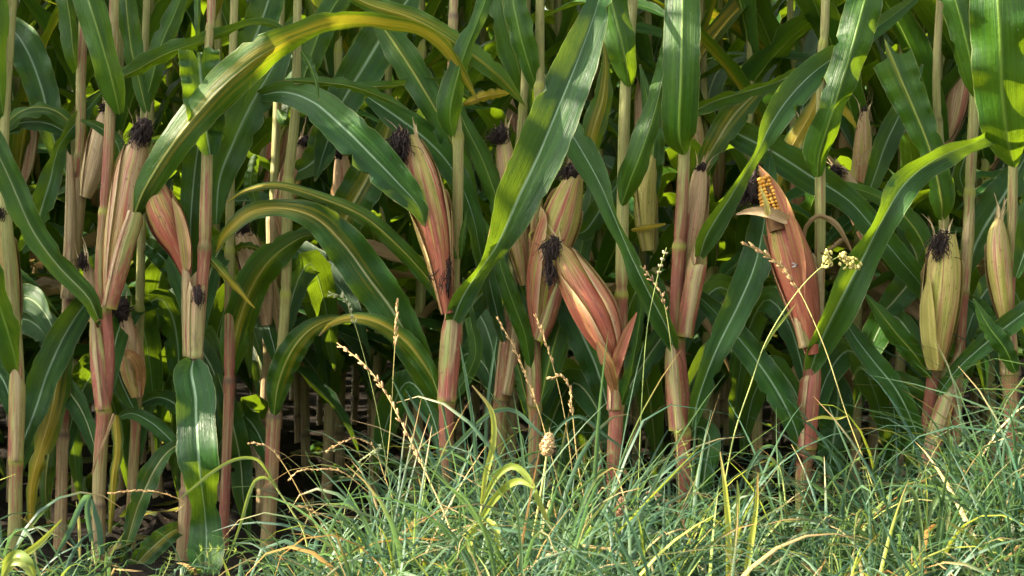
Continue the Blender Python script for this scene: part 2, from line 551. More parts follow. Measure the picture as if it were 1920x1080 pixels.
def nat_leaf(base, az, length, w, th0, th1, seed, yel=0., dry=0., n=18, nc=5, fold=.35, bend=1.2, twist=0.0, tipdry=.4):
    """A blade growing from base: th0 its start angle from the vertical, th1 that of its tip."""
    r = np.random.default_rng(seed)
    s = np.linspace(0, 1, n)
    th = th0 + (th1 - th0) * s ** bend
    a = az + r.uniform(-.5, .5) * s + .12 * np.sin(4 * s + r.uniform(0, 6))
    T = np.stack([np.sin(th) * np.cos(a), np.sin(th) * np.sin(a), np.cos(th)], 1)
    C = np.asarray(base) + np.concatenate([[[0, 0, 0]], np.cumsum((T[1:] + T[:-1]) / 2, 0) * length / (n - 1)])
    N = np.stack([-np.cos(th) * np.cos(a), -np.cos(th) * np.sin(a), np.sin(th)], 1)
    Lx = np.cross(T, N)
    tw = (twist * s ** 1.5 + .25 * np.sin(3 * s + r.uniform(0, 6)))[:, None]
    N = N * np.cos(tw) + Lx * np.sin(tw)
    wp = w * np.minimum(.5 + .5 * np.clip(s / .22, 0, 1) ** .7, 1) * np.clip(1 - np.clip((s - .38) / .62, 0, 1) ** 2.1, .01, 1)
    return ribbon(C, N, wp, fold, .09, r.uniform(4, 7), yel, dry, r.uniform(), nc, 1., tipdry, seed)


def stalk_buf(C, r, nodes_z, pink, tan, rnd, nr=10):
    """C: sampled centre line; joints at the given heights swell and take the node colour."""
    z = C[:, 2]
    nd = np.zeros(len(C))
    rr = r.copy()
    for q in nodes_z:
        g = np.exp(-((z - q) / .007) ** 2)
        nd = np.maximum(nd, g)
        rr = rr * (1 + .16 * np.exp(-((z - q + .004) / .011) ** 2)) * (1 - .14 * np.exp(-((z - q - .012) / .006) ** 2))
    return tube(C, rr, nr, (0, 0, rnd, 0), {0: pink, 1: nd, 3: tan}, oval=.06)


def ear_husk(B, C, r, pink=.5, tan=.3, seed=0, nr=26, shells=4, tips=4, span=None, openat=None):
    """Overlapping husk leaves round the ear axis C with radii r."""
    rg = np.random.default_rng(seed)
    n = len(C)
    s = np.linspace(0, 1, n)
    a = np.linspace(0, 2 * np.pi, nr, endpoint=False)
    T = tangents(C)
    X = norm(np.cross(T, np.array([0, 1., .05])))
    Y = np.cross(T, X)
    rip = 1 + .022 * np.sin(7 * a + rg.uniform(0, 6))[None] * (.3 + s[:, None]) + .02 * np.sin(13 * a + 5 * s[:, None])
    r = r * .86
    rr = r[:, None] * rip
    ln = np.linalg.norm(np.diff(C, axis=0), axis=1).sum()

    def put(a, rr, rows, pk, tn, rd):
        V = C[rows][:, None] + rr[..., None] * (np.cos(a)[..., None] * X[rows][:, None] + np.sin(a)[..., None] * Y[rows][:, None])
        ns, na = rr.shape
        U = np.stack(np.broadcast_arrays(np.abs(((a / 6.283) % 1) * 2 - 1), s[rows][:, None] * ln / .25), -1)
        A = np.zeros((ns, na, 4))
        base = np.clip(pk * (1.4 - 1.15 * s[rows]), -1, 1)
        A[..., 0] = base[:, None]
        A[..., 1] = tn + .25 * s[rows][:, None]
        A[..., 2] = rd
        A[..., 3] = 1
        return V.reshape(-1, 3), U.reshape(-1, 2), A.reshape(-1, 4)

    rows = np.arange(n)
    V, U, A = put(np.broadcast_to(a, (n, nr)), rr, rows, pink, tan, rg.uniform())
    B.add(V, grid_faces(n, nr, True), U, A)
    na = 13
    for k in range(shells):
        vt = rg.uniform(.62, .98)
        m = max(6, int(n * vt))
        rows = np.arange(m)
        c0 = -np.pi / 2 + rg.uniform(-1.7, 1.7) if k else -np.pi / 2 + rg.uniform(-.9, .9)
        sp = rg.uniform(.9, 1.35)
        half = sp * np.sqrt(np.clip(1 - (np.linspace(0, 1, m)) ** 3.2, .0006, 1))
        lean = rg.uniform(-.35, .35) * np.linspace(0, 1, m) ** 2
        w = np.linspace(-1, 1, na)
        aa = c0 + lean[:, None] + half[:, None] * w[None]
        off = 1.035 + .022 * k + .075 * np.abs(w)[None] ** 4 + .9 * np.clip(np.linspace(0, 1, m) - .88, 0, 1)[:, None] * rg.uniform(.3, 2.0)
        ra = r[rows][:, None] * off * (1 + .03 * np.sin(7 * aa + k)) + .0007
        pe = np.abs(w)[None] ** 7 + np.clip((np.linspace(0, 1, m) - .9) / .1, 0, 1)[:, None] * .8
        V, U, A = put(aa, ra, rows, np.clip(pink + rg.uniform(-.25, .25), 0, 1), tan + rg.uniform(-.3, .35), rg.uniform())
        A[:, 3] = 1 - np.clip(pe, 0, 1).reshape(-1)
        B.add(V, grid_faces(m, na), U, A)
    for k in range(tips + 2):                                   # free tips standing off the top
        an = rg.uniform(0, 6.28)
        dirn = np.cos(an) * X[-1] + np.sin(an) * Y[-1]
        p0 = C[-1] - T[-1] * .012 + dirn * r[-1] * .8
        L = rg.uniform(.015, .06)
        pts = [p0, p0 + T[-1] * L * .6 + dirn * L * .15, p0 + T[-1] * L + dirn * L * rg.uniform(.1, .6)]
        R = spline(pts, 8)
        V, F, U, A = ribbon(R, np.tile(dirn, (8, 1)), np.linspace(.010, .001, 8), .5, .1, 2, 0, 0, rg.uniform(), 5, 0, 0, seed + k)
        A[:, 0], A[:, 1] = pink * .3, tan + .35
        B.add(V, F, U * .2, A)


def silk_buf(B, c, w, h, seed=0, n=60, down=.7, core=True, out=(0, 0, 0)):
    """A withered tuft: matted strands falling from point c over a w by h patch."""
    rg = np.random.default_rng(seed)
    if core:
        B.add(*blob(np.asarray(c) - [0, 0, h * .20 * down], w * .30, w * .24, h * .40, seed, .2, 14, 12))
    drift = norm(rg.normal(0, 1, 3) * [.6, .3, .2] + np.array([0, -.2, -1.6 * down + .15]))
    for k in range(int(n * 2.2)):
        p = np.asarray(c) + rg.normal(0, 1, 3) * [w * .17, w * .12, h * .08] + [0, 0, h * .22 * down]
        v = drift + rg.normal(0, .55, 3) * [1, .8, .6]
        pts = [p]
        L = h * rg.uniform(.45, 1.0)
        for i in range(7):
            v = norm(v) * .8 + rg.normal(0, .42, 3) + drift * .45 + (np.asarray(c) - [0, 0, h * .3 * down] - p) / w * .25
            p = p + norm(v) * L / 7
            pts.append(p)
        R = spline(pts, 15)
        B.add(*tube(R, np.linspace(.0010, .0005, 15) * rg.uniform(.7, 1.3), 4))


# ------------------------------------------------------------------ the edge row, plant by plant
FRONT = []
SEED = [100]


def nxt():
    SEED[0] += 1
    return SEED[0]


def front_plant(label, d0, stalk, nodes, pink, tan, leaves=(), ears=(), sheaths=(), silks=(), top=True, name="maize_plant"):
    """stalk rows (x, y, width) in the photo's plane at depth d0; pink/tan given as (y, value) pairs down the stalk."""
    rows = []
    for q in stalk:
        k = (D + d0) / D / 1000
        rows.append([*P(q[0], q[1], d0), q[2] * k / 2])
    rows.sort(key=lambda t: -t[2])
    bx = rows[-1][0]
    base = np.array([bx, d0, 0.0])
    while rows and rows[-1][2] < .04:
        rows.pop()
    rows.append([bx, d0, -.02, rows[-1][3] * 1.1])
    z1 = rows[0][2]
    lean = RNG.uniform(-.05, .05)
    if top:
        for i, q in enumerate((.45, .9, 1.2)):
            if z1 + q < 2.25:
                rows.insert(0, [rows[0][0] + lean * .4, d0 + RNG.uniform(-.02, .02), z1 + q, .0075 - .0018 * i])
    rows = np.array(rows)[::-1]
    R = spline(rows, 120)
    root = thing(name, base, label, "maize plant", "maize plants of the field edge row")
    B = Buf()
    zz = R[:, 2]
    yy = 540 - (zz - CZ) / ((D + d0) / D / 1000)
    kk = (D + d0) / D / 1000
    nz = [CZ + (540 - q) * kk for q in nodes]
    zt = z1 + .12
    upn = []
    while top and zt < R[-1, 2] - .25:
        upn.append(zt)
        zt += .15
    allz = np.array(nz + upn)
    zq = np.unique(np.clip(np.concatenate([R[:, 2]] + [allz + o for o in (-.016, -.010, -.006, -.003, 0, .003, .006, .010, .014, .020)]), R[0, 2], R[-1, 2]))
    order = np.argsort(R[:, 2])
    R = np.stack([np.interp(zq, R[order, 2], R[order, j]) for j in range(4)], 1)
    zz = R[:, 2]
    yy = 540 - (zz - CZ) / kk
    pk = np.interp(yy, [p[0] for p in pink], [p[1] for p in pink])
    tn = np.interp(yy, [p[0] for p in tan], [p[1] for p in tan])
    B.add(*stalk_buf(R[:, :3], R[:, 3], nz + upn, pk, tn, RNG.uniform(), 14))
    if top:                                                   # the tassel over the last leaf
        tip = R[-1, :3]
        for k in range(9):
            a = RNG.uniform(0, 6.28)
            e = RNG.uniform(.15, .6)
            pts = [tip - [0, 0, .02 * k], tip + np.array([math.cos(a) * e * .1, math.sin(a) * e * .1, .11 - .015 * k]),
                   tip + np.array([math.cos(a) * e * .3, math.sin(a) * e * .3, .2 - .025 * k])]
            B.add(*tube(spline(pts, 8), np.linspace(.0025, .0015, 8), 5, (0, 0, .4, 1)))
    obj("stalk", B, [M_STALK], root, base)
    for i, q in enumerate(leaves):
        q = dict(q)
        pts = q.pop('p')
        lab = q.pop('label', None)
        q.setdefault('seed', nxt())
        B = Buf()
        B.add(*px_leaf(pts, d0=d0, **q))
        obj("leaf", B, [M_LEAF], root, base, lab)
    for i in range(2 + len(FRONT) % 2):                        # shaded lower blades on the field side of the stalk
        yb = RNG.uniform(640, 900)
        k = np.argmin(np.abs(yy - yb))
        sx = 960 + R[k, 0] / kk
        sg = 1 if i % 2 else -1
        up, ln = RNG.uniform(90, 190), RNG.uniform(.45, .85)
        pts = [(sx, yb, .01, 20, 0), (sx + sg * 45 * ln, yb - up * .8, .10, 50, 20 * sg), (sx + sg * 100 * ln, yb - up * 1.1, .18, 66, 0),
               (sx + sg * 150 * ln, yb - up * .6, .24, 56, -10 * sg), (sx + sg * 185 * ln, yb + RNG.uniform(20, 110), .28, 4, 0)]
        B = Buf()
        B.add(*px_leaf(pts, 1, .3, .14, 5, max(0, RNG.normal(.08, .14)), 0, n=26, nc=7, seed=nxt(), d0=d0))
        obj("leaf", B, [M_LEAF], root, base)
    az = RNG.uniform(-.5, .5)
    for i, z in enumerate(upn):
        k = np.argmin(np.abs(R[:, 2] - z))
        a = az + math.pi * (i % 2) + RNG.uniform(-.35, .35)
        B = Buf()
        B.add(*nat_leaf(R[k, :3], a, RNG.uniform(.5, .7), RNG.uniform(.07, .09), RNG.uniform(.2, .4), RNG.uniform(1.0, 1.45), nxt(), n=22, nc=7, fold=.4))
        obj("leaf", B, [M_LEAF], root, base)
    for q in sheaths:                                         # (points x,y,w), pink, tan, arc
        pts, pkv, tnv = q[:3]
        dd = q[3] if len(q) > 3 else -.004
        rr = spline([[*P(x, y, d0 + dd), w * kk / 2] for x, y, w in pts], 30)
        B = Buf()
        s = np.linspace(0, 1, 30)
        rw = rr[:, 3] * (1 - .16 * np.clip((s - .86) / .14, 0, 1)) * (1 + .05 * np.exp(-((s - .03) / .04) ** 2))
        arc = 7.0
        vv = tube(rr[:, :3], rw, 22, (pkv, 0, RNG.uniform(), tnv), {0: pkv * (1.15 - .45 * s), 1: .8 * np.exp(-((s - .0) / .035) ** 2), 3: tnv + .3 * s}, arc=arc, a0=math.pi / 2 + RNG.uniform(-.8, .8) + arc / 2)
        ctr = rr[:, None, :3]
        Vs = vv[0].reshape(30, 22, 3)
        spiral = 1.10 - .12 * np.linspace(0, 1, 22)[None, :, None]
        Vs = ctr + (Vs - ctr) * spiral
        At = vv[3].reshape(30, 22, 4)
        At[:, :2, 3] += .7
        At[:, :2, 0] -= .4
        B.add(Vs.reshape(-1, 3), vv[1], vv[2], At.reshape(-1, 4))
        V = B.V[0].reshape(30, 22, 3)                         # the rim is cut on a slant and notched
        an = np.linspace(0, 7.0, 22)
        V[:, :, 2] += ((.016 * np.cos(an + RNG.uniform(0, 6)) + .004 * np.sin(3 * an))[None] * np.clip((s - .8) / .2, 0, 1)[:, None] ** 2)
        B.V[0] = V.reshape(-1, 3)
        obj("leaf_sheath", B, [M_STALK], root, base)
    for e in ears:
        rr = spline([[*P(x, y, d0 + e.get('d', 0)), w * kk / 2] for x, y, w in e['ax']], 40)
        B = Buf()
        ear_husk(B, rr[:, :3], rr[:, 3], e.get('pink', .5), e.get('tan', .3), nxt(), shells=e.get('shells', 5), tips=e.get('tips', 5))
        for pts, w in e.get('flaps', ()):
            fl = px_leaf([(x, y, d0 + e.get('d', 0) + dd, ww) for x, y, dd, ww in pts], 1, .5, .12, 3, 0, 0, n=20, seed=nxt(), torn=.3)
            fl[3][:, 0], fl[3][:, 1] = w
            B.add(fl[0], fl[1], fl[2], fl[3])
        eo = obj("ear", B, [M_HUSK], root, base, e.get('label'))
        for (x, y, w, h, dn, cnt) in e.get('silk', ()):
            B = Buf()
            silk_buf(B, P(x, y, d0 + e.get('d', 0) + e.get('sd', -.012)), w * kk, h * kk, nxt(), cnt, dn)
            obj("silk", B, [M_SILK], eo, base)
        if 'kernels' in e:
            (xa, ya), (xb, yb), w = e['kernels']
            p0, p1 = P(xa, ya, d0 + e['d'] - .022), P(xb, yb, d0 + e['d'] - .016)
            ax = p1 - p0
            L = np.linalg.norm(ax)
            ax = ax / L
            X = norm(np.cross(ax, np.array([0, 1., 0])))
            Y = np.cross(ax, X)
            B, Bc = Buf(), Buf()
            nrow = 11
            for i in range(nrow):
                t = i / (nrow - 1)
                rad = w * kk / 2 * (1 - .55 * t ** 2.5)
                for j in range(11):
                    a = j / 11 * 6.283 + RNG.normal(0, .03)
                    c = p0 + ax * L * t + (math.cos(a) * X + math.sin(a) * Y) * rad + RNG.normal(0, .0003, 3)
                    if RNG.uniform() < .10:
                        continue
                    q = w * kk * .135 * RNG.uniform(.82, 1.08)
                    B.add(*blob(c, q, q * .95, q * RNG.uniform(1.0, 1.2), nxt(), .03, 8, 6, axis=math.cos(a) * X + math.sin(a) * Y))
            R2 = spline([p0 - ax * .03, p0 + ax * L * .5, p1], 12)
            Bc.add(*tube(R2, w * kk / 2 * (1 - .5 * np.linspace(0, 1, 12) ** 2), 14))
            obj("kernels", B, [M_KERNEL], eo, base)
            obj("cob", Bc, [M_COB], eo, base)
    for (x, y, w, h, dn, cnt, dd) in silks:
        B = Buf()
        silk_buf(B, P(x, y, d0 + dd), w * kk, h * kk, nxt(), cnt, dn)
        obj("silk", B, [M_SILK], root, base)
    FRONT.append(root)
    return root


def Lf(p, side=1, fold=.3, **k):
    return dict(p=p, side=side, fold=fold, **k)


# A: edge plant with the slim green ear
front_plant("maize plant with a slim green ear and yellow-pink sheath beside dull tan stalks", .02,
    [(26, -80, 18), (20, 40, 18), (9, 230, 17), (8, 330, 18), (16, 480, 24), (32, 700, 26), (30, 860, 24), (27, 1040, 24)], [865, 330], [(500, .0), (700, .35), (860, .55), (1000, .1)], [(0, 0), (1000, .2)],
    leaves=[
        Lf([(10, 238, 0, 30, 20), (2, 180, -.02, 58, 25), (-6, 80, -.04, 74, 20), (-16, -60, -.03, 78, 10), (-40, -250, .05, 60, 0), (-60, -400, .15, 4, 0)], -1, .4),
        Lf([(34, 706, -.01, 34, 25), (26, 665, -.03, 60, 30), (6, 600, -.05, 78, 25), (-30, 500, -.08, 80, 20), (-90, 390, -.05, 60, 0), (-150, 310, 0, 4, 0)], -1, .4),
        Lf([(28, 864, .01, 34, -20), (58, 790, .03, 62, -20), (92, 690, .06, 72, -10), (135, 605, .10, 60), (190, 535, .14, 36), (250, 490, .2, 4)], 1, .35),
    ],
    ears=[dict(ax=[(24, 620, 24), (20, 570, 42), (14, 500, 46), (9, 440, 36), (5, 400, 16)], d=.01, pink=.12, tan=-.1, silk=[(5, 395, 30, 30, .6, 30)])],
    sheaths=[([(30, 864, 27), (32, 780, 29), (33, 706, 31)], .30, .15)])

# B: dull stalks
front_plant("dull tan maize plant with brown knotted joints and a dried papery ear", .14,
    [(160, -80, 16), (152, 140, 18), (150, 290, 19), (134, 440, 20), (126, 600, 22), (120, 730, 23), (118, 810, 22), (115, 930, 22), (112, 1040, 22)], [292, 632, 735, 815], [(250, .35), (400, .3), (640, .25), (740, .75), (830, .3)], [(100, .1), (300, .35), (600, .75), (1000, .8)],
    leaves=[
        Lf([(128, 600, -.02, 30, 0), (112, 690, -.03, 52, 10), (95, 780, -.04, 58, 10), (75, 850, -.04, 44, 20), (60, 910, -.03, 30, 20), (57, 990, -.02, 10, 0)], -1, .3, yel=.35, dry=.0, ytip=.5, tipdry=.4),
        Lf([(148, 138, 0, 26, 30), (138, 100, -.02, 42, 30), (130, 30, 0, 48, 20), (115, -60, .05, 50), (90, -200, .1, 4)], -1, .5, yel=.15),
        Lf([(125, 330, .08, 30), (98, 250, .1, 52), (76, 160, .12, 72), (45, 85, .14, 76), (10, 50, .18, 50), (-60, 60, .25, 4)], 1, .3),
        Lf([(150, 245, .0, 20), (105, 208, .0, 40, 40), (60, 203, .0, 44, 50), (20, 225, .02, 36, 40), (-40, 300, .1, 4)], -1, .3, yel=.3),
        Lf([(40, 470, .04, 26), (66, 425, .02, 46), (92, 345, .0, 50), (112, 275, .0, 32, 40), (150, 222, .0, 34), (195, 168, .02, 4)], 1, .35),
        Lf([(130, 252, .02, 24), (90, 232, .02, 44, 20), (40, 232, .04, 48, 30), (-20, 260, .08, 30), (-80, 320, .12, 4)], 1, .3),
        Lf([(120, 740, .03, 22), (100, 790, .03, 40, 30), (92, 850, .02, 44, 30), (86, 920, .02, 30), (92, 990, .02, 5)], -1, .5, dry=.35, yel=.3),
    ],
    ears=[dict(ax=[(160, 370, 22), (172, 330, 44), (184, 280, 46), (194, 235, 36), (202, 198, 14)], d=-.02, pink=.0, tan=.75, silk=[(206, 200, 26, 30, .4, 25)]),
          dict(ax=[(182, 602, 16), (176, 560, 24), (168, 520, 24), (158, 488, 12)], d=-.06, pink=.1, tan=.75, shells=3, silk=[(154, 486, 18, 34, .6, 25)])],
    sheaths=[([(134, 520, 26), (140, 430, 30), (146, 345, 34)], .05, .55), ([(128, 560, 26), (133, 430, 22), (132, 300, 14)], .15, .6, -.02)])

# C: the plant of the long arched leaf
front_plant("maize plant whose long yellowing leaf arches over its neighbours above a pale ear", 0.0,
    [(215, -90, 17), (212, 100, 18), (206, 225, 19), (203, 300, 20), (196, 396, 20), (188, 520, 20), (200, 600, 20), (204, 680, 22), (196, 766, 24), (188, 860, 25), (185, 960, 24), (184, 1040, 24)], [396, 768, 580, 948],
    [(100, .3), (220, .3), (330, .6), (400, .5), (520, .3), (600, .85), (700, .8), (800, .55), (900, .15)], [(0, .3), (250, .45), (400, .05), (600, .0), (800, .3), (1000, .8)],
    leaves=[
        Lf([(224, 215, -.02, 34, 0), (216, 175, -.04, 58, 10), (194, 90, -.06, 64, 10), (166, 0, -.06, 70, 0), (130, -120, 0, 65, 0), (90, -300, .1, 4)], -1, .35, yel=.05),
        Lf([(250, 408, -.03, 44, 0), (272, 352, -.05, 62, -10), (325, 268, -.08, 74, -10), (395, 185, -.1, 86, -5), (470, 118, -.12, 84, 8), (520, 86, -.12, 72, 25), (560, 66, -.12, 62, 36), (640, 40, -.12, 58, 46), (720, 46, -.12, 52, 48), (780, 56, -.11, 46, 45), (830, 88, -.09, 38, 35), (862, 132, -.07, 24, 20), (897, 190, -.05, 3, 0)], -1, .3, yel=.33, ytip=.35, n=60, wave=.07,
           label="long yellow-streaked leaf arched over the plants beside it"),
        Lf([(184, 598, -.03, 28, 0), (165, 558, -.05, 44, 10), (110, 500, -.07, 52, 10), (60, 430, -.09, 58, 0), (15, 330, -.1, 60, -10), (-30, 240, -.1, 58), (-90, 150, -.05, 44), (-160, 120, 0, 4)], 1, .35, yel=.2),
        Lf([(222, 148, .0, 26, 20), (258, 132, -.02, 46, 30), (310, 102, -.03, 46, 25), (390, 72, -.02, 34, 40), (470, 44, -.02, 22, 45), (525, 54, -.01, 16, 30), (550, 105, .0, 3)], -1, .35, yel=.18),
        Lf([(216, 778, -.01, 30), (219, 840, -.02, 27, 20), (212, 900, -.02, 24, 20), (206, 1000, -.02, 8)], -1, .5, yel=.62),
        Lf([(214, 775, -.02, 10), (200, 812, -.03, 9, 30), (184, 850, -.03, 8, 40), (172, 890, -.03, 3)], -1, .5, dry=.9),
        Lf([(275, 210, .1, 24), (262, 160, .1, 48, -20), (246, 90, .1, 50, -20), (236, 0, .1, 46), (225, -100, .15, 30), (215, -180, .2, 4)], -1, .4, yel=.2),
        Lf([(270, 205, .12, 24), (285, 150, .1, 40), (300, 90, .1, 46), (330, 20, .12, 40), (360, -60, .2, 4)], -1, .35),
        Lf([(205, 345, .04, 20), (225, 300, .03, 38), (215, 262, .03, 30), (180, 235, .03, 20), (150, 225, .03, 4)], 1, .35, yel=.1),
    ],
    ears=[dict(ax=[(207, 552, 26), (222, 470, 56), (236, 390, 66), (250, 310, 60), (264, 252, 34)], d=-.01, pink=.36, tan=.45, shells=6, silk=[(270, 240, 46, 58, .45, 90)])],
    sheaths=[([(194, 768, 27), (186, 690, 30), (178, 600, 20)], .62, .12), ([(205, 578, 26), (222, 510, 34), (238, 450, 34), (253, 410, 36)], .55, .1, -.025)])

# C2: the low dark-tipped ear
front_plant("slender maize plant with a low stubby ear topped by black silk, behind the pale ear", .16,
    [(278, -80, 13), (272, 100, 13), (270, 220, 14), (265, 450, 15), (262, 580, 17), (257, 750, 18), (249, 900, 19), (244, 1000, 19)], [580, 420, 782], [(0, 0), (500, .0), (700, .2), (800, .5), (950, .2)], [(0, .1), (500, .15), (800, .4)],
    leaves=[
        Lf([(258, 780, -.02, 18), (240, 745, -.03, 34), (222, 700, -.03, 36), (215, 640, .0, 24), (222, 590, .03, 3)], 1, .35),
        Lf([(264, 450, .02, 18), (290, 470, .0, 44), (320, 500, .0, 46), (340, 540, .0, 30), (350, 580, .02, 3)], 1, .3),
        Lf([(262, 582, .03, 18), (300, 560, .04, 50), (325, 600, .06, 60), (335, 680, .08, 50), (330, 760, .1, 4)], 1, .3),
        Lf([(257, 760, .02, 16), (300, 745, .02, 38), (345, 770, .03, 44), (380, 820, .05, 4)], 1, .35),
    ],
    ears=[dict(ax=[(256, 745, 22), (248, 700, 48), (242, 655, 52), (237, 615, 40), (233, 590, 22)], d=-.03, pink=.2, tan=.25, shells=5, silk=[(230, 580, 40, 52, .3, 60)], flaps=[([(262, 740, -.0, 20), (262, 690, -.03, 26), (245, 665, -.045, 22), (222, 660, -.04, 4)], (.45, .3))])])

# D: hanging leaf
front_plant("maize plant with a broad dark green leaf hanging straight down in front", -.02,
    [(398, -80, 16), (396, 30, 16), (391, 90, 15), (390, 180, 16), (389, 275, 20), (386, 380, 22), (384, 462, 23), (377, 560, 21), (366, 670, 26), (360, 760, 26), (352, 900, 26), (343, 1010, 24)], [52, 463, 672, 925], [(0, .35), (200, .1), (300, .2), (450, .5), (480, .75), (600, .5), (800, .3)], [(0, .3), (300, .3), (600, .4), (800, .7), (1000, .8)],
    leaves=[
        Lf([(362, 678, -.04, 34, 0), (359, 700, -.06, 74, 0), (366, 745, -.10, 84, -6), (368, 800, -.15, 84, 4), (371, 850, -.17, 92, 8), (378, 905, -.16, 72, -8), (383, 945, -.125, 58, -10), (386, 985, -.115, 66, 6), (387, 1030, -.14, 80, 10), (383, 1070, -.17, 70), (377, 1110, -.17, 44), (372, 1150, -.16, 4)], 1, .16, wave=.10, waves=4, n=54, rib=1.0, nc=13,
           label="broad dark green leaf with a white midrib hanging straight down"),
        Lf([(394, 290, -.02, 34, 10), (386, 240, -.03, 76, 10), (378, 165, -.05, 84, 5), (372, 92, -.06, 88, 0)], 1, .22, cut=True, notch=2, label="torn leaf cut off square at its top"),
        Lf([(360, 525, .05, 20), (357, 430, .04, 42), (364, 330, .04, 56), (374, 250, .03, 50), (380, 160, .03, 4)], 1, .3),
        Lf([(388, 290, .0, 24), (404, 262, -.02, 46, 30), (412, 225, -.02, 40, 40), (416, 180, .02, 4)], -1, .5),
        Lf([(405, 420, .05, 20), (412, 335, .05, 60), (440, 262, .05, 76), (474, 190, .06, 80), (512, 125, .08, 62), (540, 60, .12, 32), (560, 20, .2, 4)], 1, .22),
        Lf([(388, 478, 0, 18), (418, 512, 0, 26, 30), (450, 550, 0, 16, 30), (478, 578, 0, 2)], -1, .4, yel=.35, ytip=.5, tipdry=0.1),
        Lf([(366, 110, .02, 14, 40), (372, 60, .0, 14, 40), (370, 0, .0, 16), (366, -80, .05, 4)], -1, .5),
        Lf([(345, 830, .02, 22), (318, 845, .0, 30, 30), (290, 880, -.01, 46, 20), (262, 940, -.01, 44, 10), (240, 1010, -.01, 26), (226, 1060, 0, 5)], 1, .3, yel=.35),
        Lf([(352, 985, .02, 20), (318, 1000, -.02, 44), (272, 1040, -.04, 50), (230, 1090, -.04, 10)], 1, .4, yel=.4),
        Lf([(342, 850, .05, 18), (310, 815, .05, 34), (280, 790, .06, 34), (245, 775, .08, 24), (210, 790, .1, 4)], 1, .35),
    ],
    ears=[dict(ax=[(350, 516, 18), (338, 470, 46), (318, 425, 70), (298, 380, 66), (280, 328, 40)], d=.01, pink=.66, tan=.1, silk=[(276, 322, 30, 34, .4, 30)], flaps=[([(350, 505, -.02, 22), (345, 450, -.03, 28), (334, 400, -.03, 18), (322, 372, -.03, 3)], (.25, .5))])],
    sheaths=[([(366, 672, 28), (366, 600, 30), (370, 528, 32)], .0, .42, -.014), ([(352, 668, 16), (350, 590, 17), (351, 508, 18)], .35, .4, -.01)],
    silks=[(372, 548, 22, 40, .8, 14, -.03)])

# E: three green stalks set back a little
front_plant("slender maize plant whose dark leaf with yellow midrib folds over beside dry husks", .12,
    [(442, -80, 14), (434, 200, 15), (431, 440, 17), (430, 712, 20), (425, 850, 18), (418, 1000, 18)], [470, 714, 300], [(0, 0), (500, .05), (710, .6), (800, .4)], [(0, 0), (500, .1), (720, .5), (900, .7)],
    leaves=[
        Lf([(430, 714, .02, 24, 0), (440, 640, .0, 68, 0), (464, 560, -.02, 76, 10), (500, 495, -.04, 74, 10), (542, 458, -.04, 54, 20), (580, 440, -.03, 30, 30), (600, 452, -.02, 3, 40)], -1, .3, yel=.36),
        Lf([(408, 700, .03, 20), (432, 780, .03, 52), (450, 860, .04, 52), (456, 930, .04, 40), (468, 1010, .05, 5)], 1, .35, yel=.22),
        Lf([(445, 180, .0, 20), (462, 110, .02, 70), (490, 40, .04, 74), (515, -40, .06, 60), (540, -150, .1, 4)], 1, .3),
        Lf([(430, 480, .02, 18, 40), (460, 462, .0, 20, 40), (490, 470, .0, 12), (508, 490, .0, 2)], -1, .4, yel=.4),
    ],
    ears=[dict(ax=[(500, 610, 18), (492, 560, 40), (478, 505, 58), (462, 455, 50), (450, 425, 24)], d=.04, pink=.1, tan=.75, shells=6, tips=8, silk=[(458, 425, 30, 34, .3, 25)]),
          ])
front_plant("green maize plant with a bluish leaf bending down and pale dry husks low down", .35,
    [(530, -90, 14), (520, 200, 15), (513, 380, 16), (505, 560, 17), (495, 800, 18), (488, 980, 18)], [385, 640, 795], [(0, 0), (700, .1)], [(0, 0), (500, .15), (700, .7)],
    leaves=[
        Lf([(484, 180, -.3, 26), (530, 172, -.34, 50), (585, 190, -.38, 68), (640, 236, -.42, 84), (700, 295, -.44, 88), (748, 345, -.45, 72), (784, 386, -.45, 46), (796, 424, -.44, 8)], 1, .28, wave=.06),
        Lf([(520, 205, -.02, 22), (535, 225, -.04, 34), (545, 190, -.04, 38), (552, 120, 0, 34), (560, 20, .05, 4)], -1, .4),
    ],
    ears=[dict(ax=[(520, 690, 14), (518, 640, 30), (514, 590, 36), (508, 540, 30), (505, 505, 12)], d=-.06, pink=.05, tan=.8, silk=[(504, 540, 22, 50, .9, 20)])],
    sheaths=[([(505, 560, 20), (512, 470, 24), (512, 390, 26)], .05, .45)])
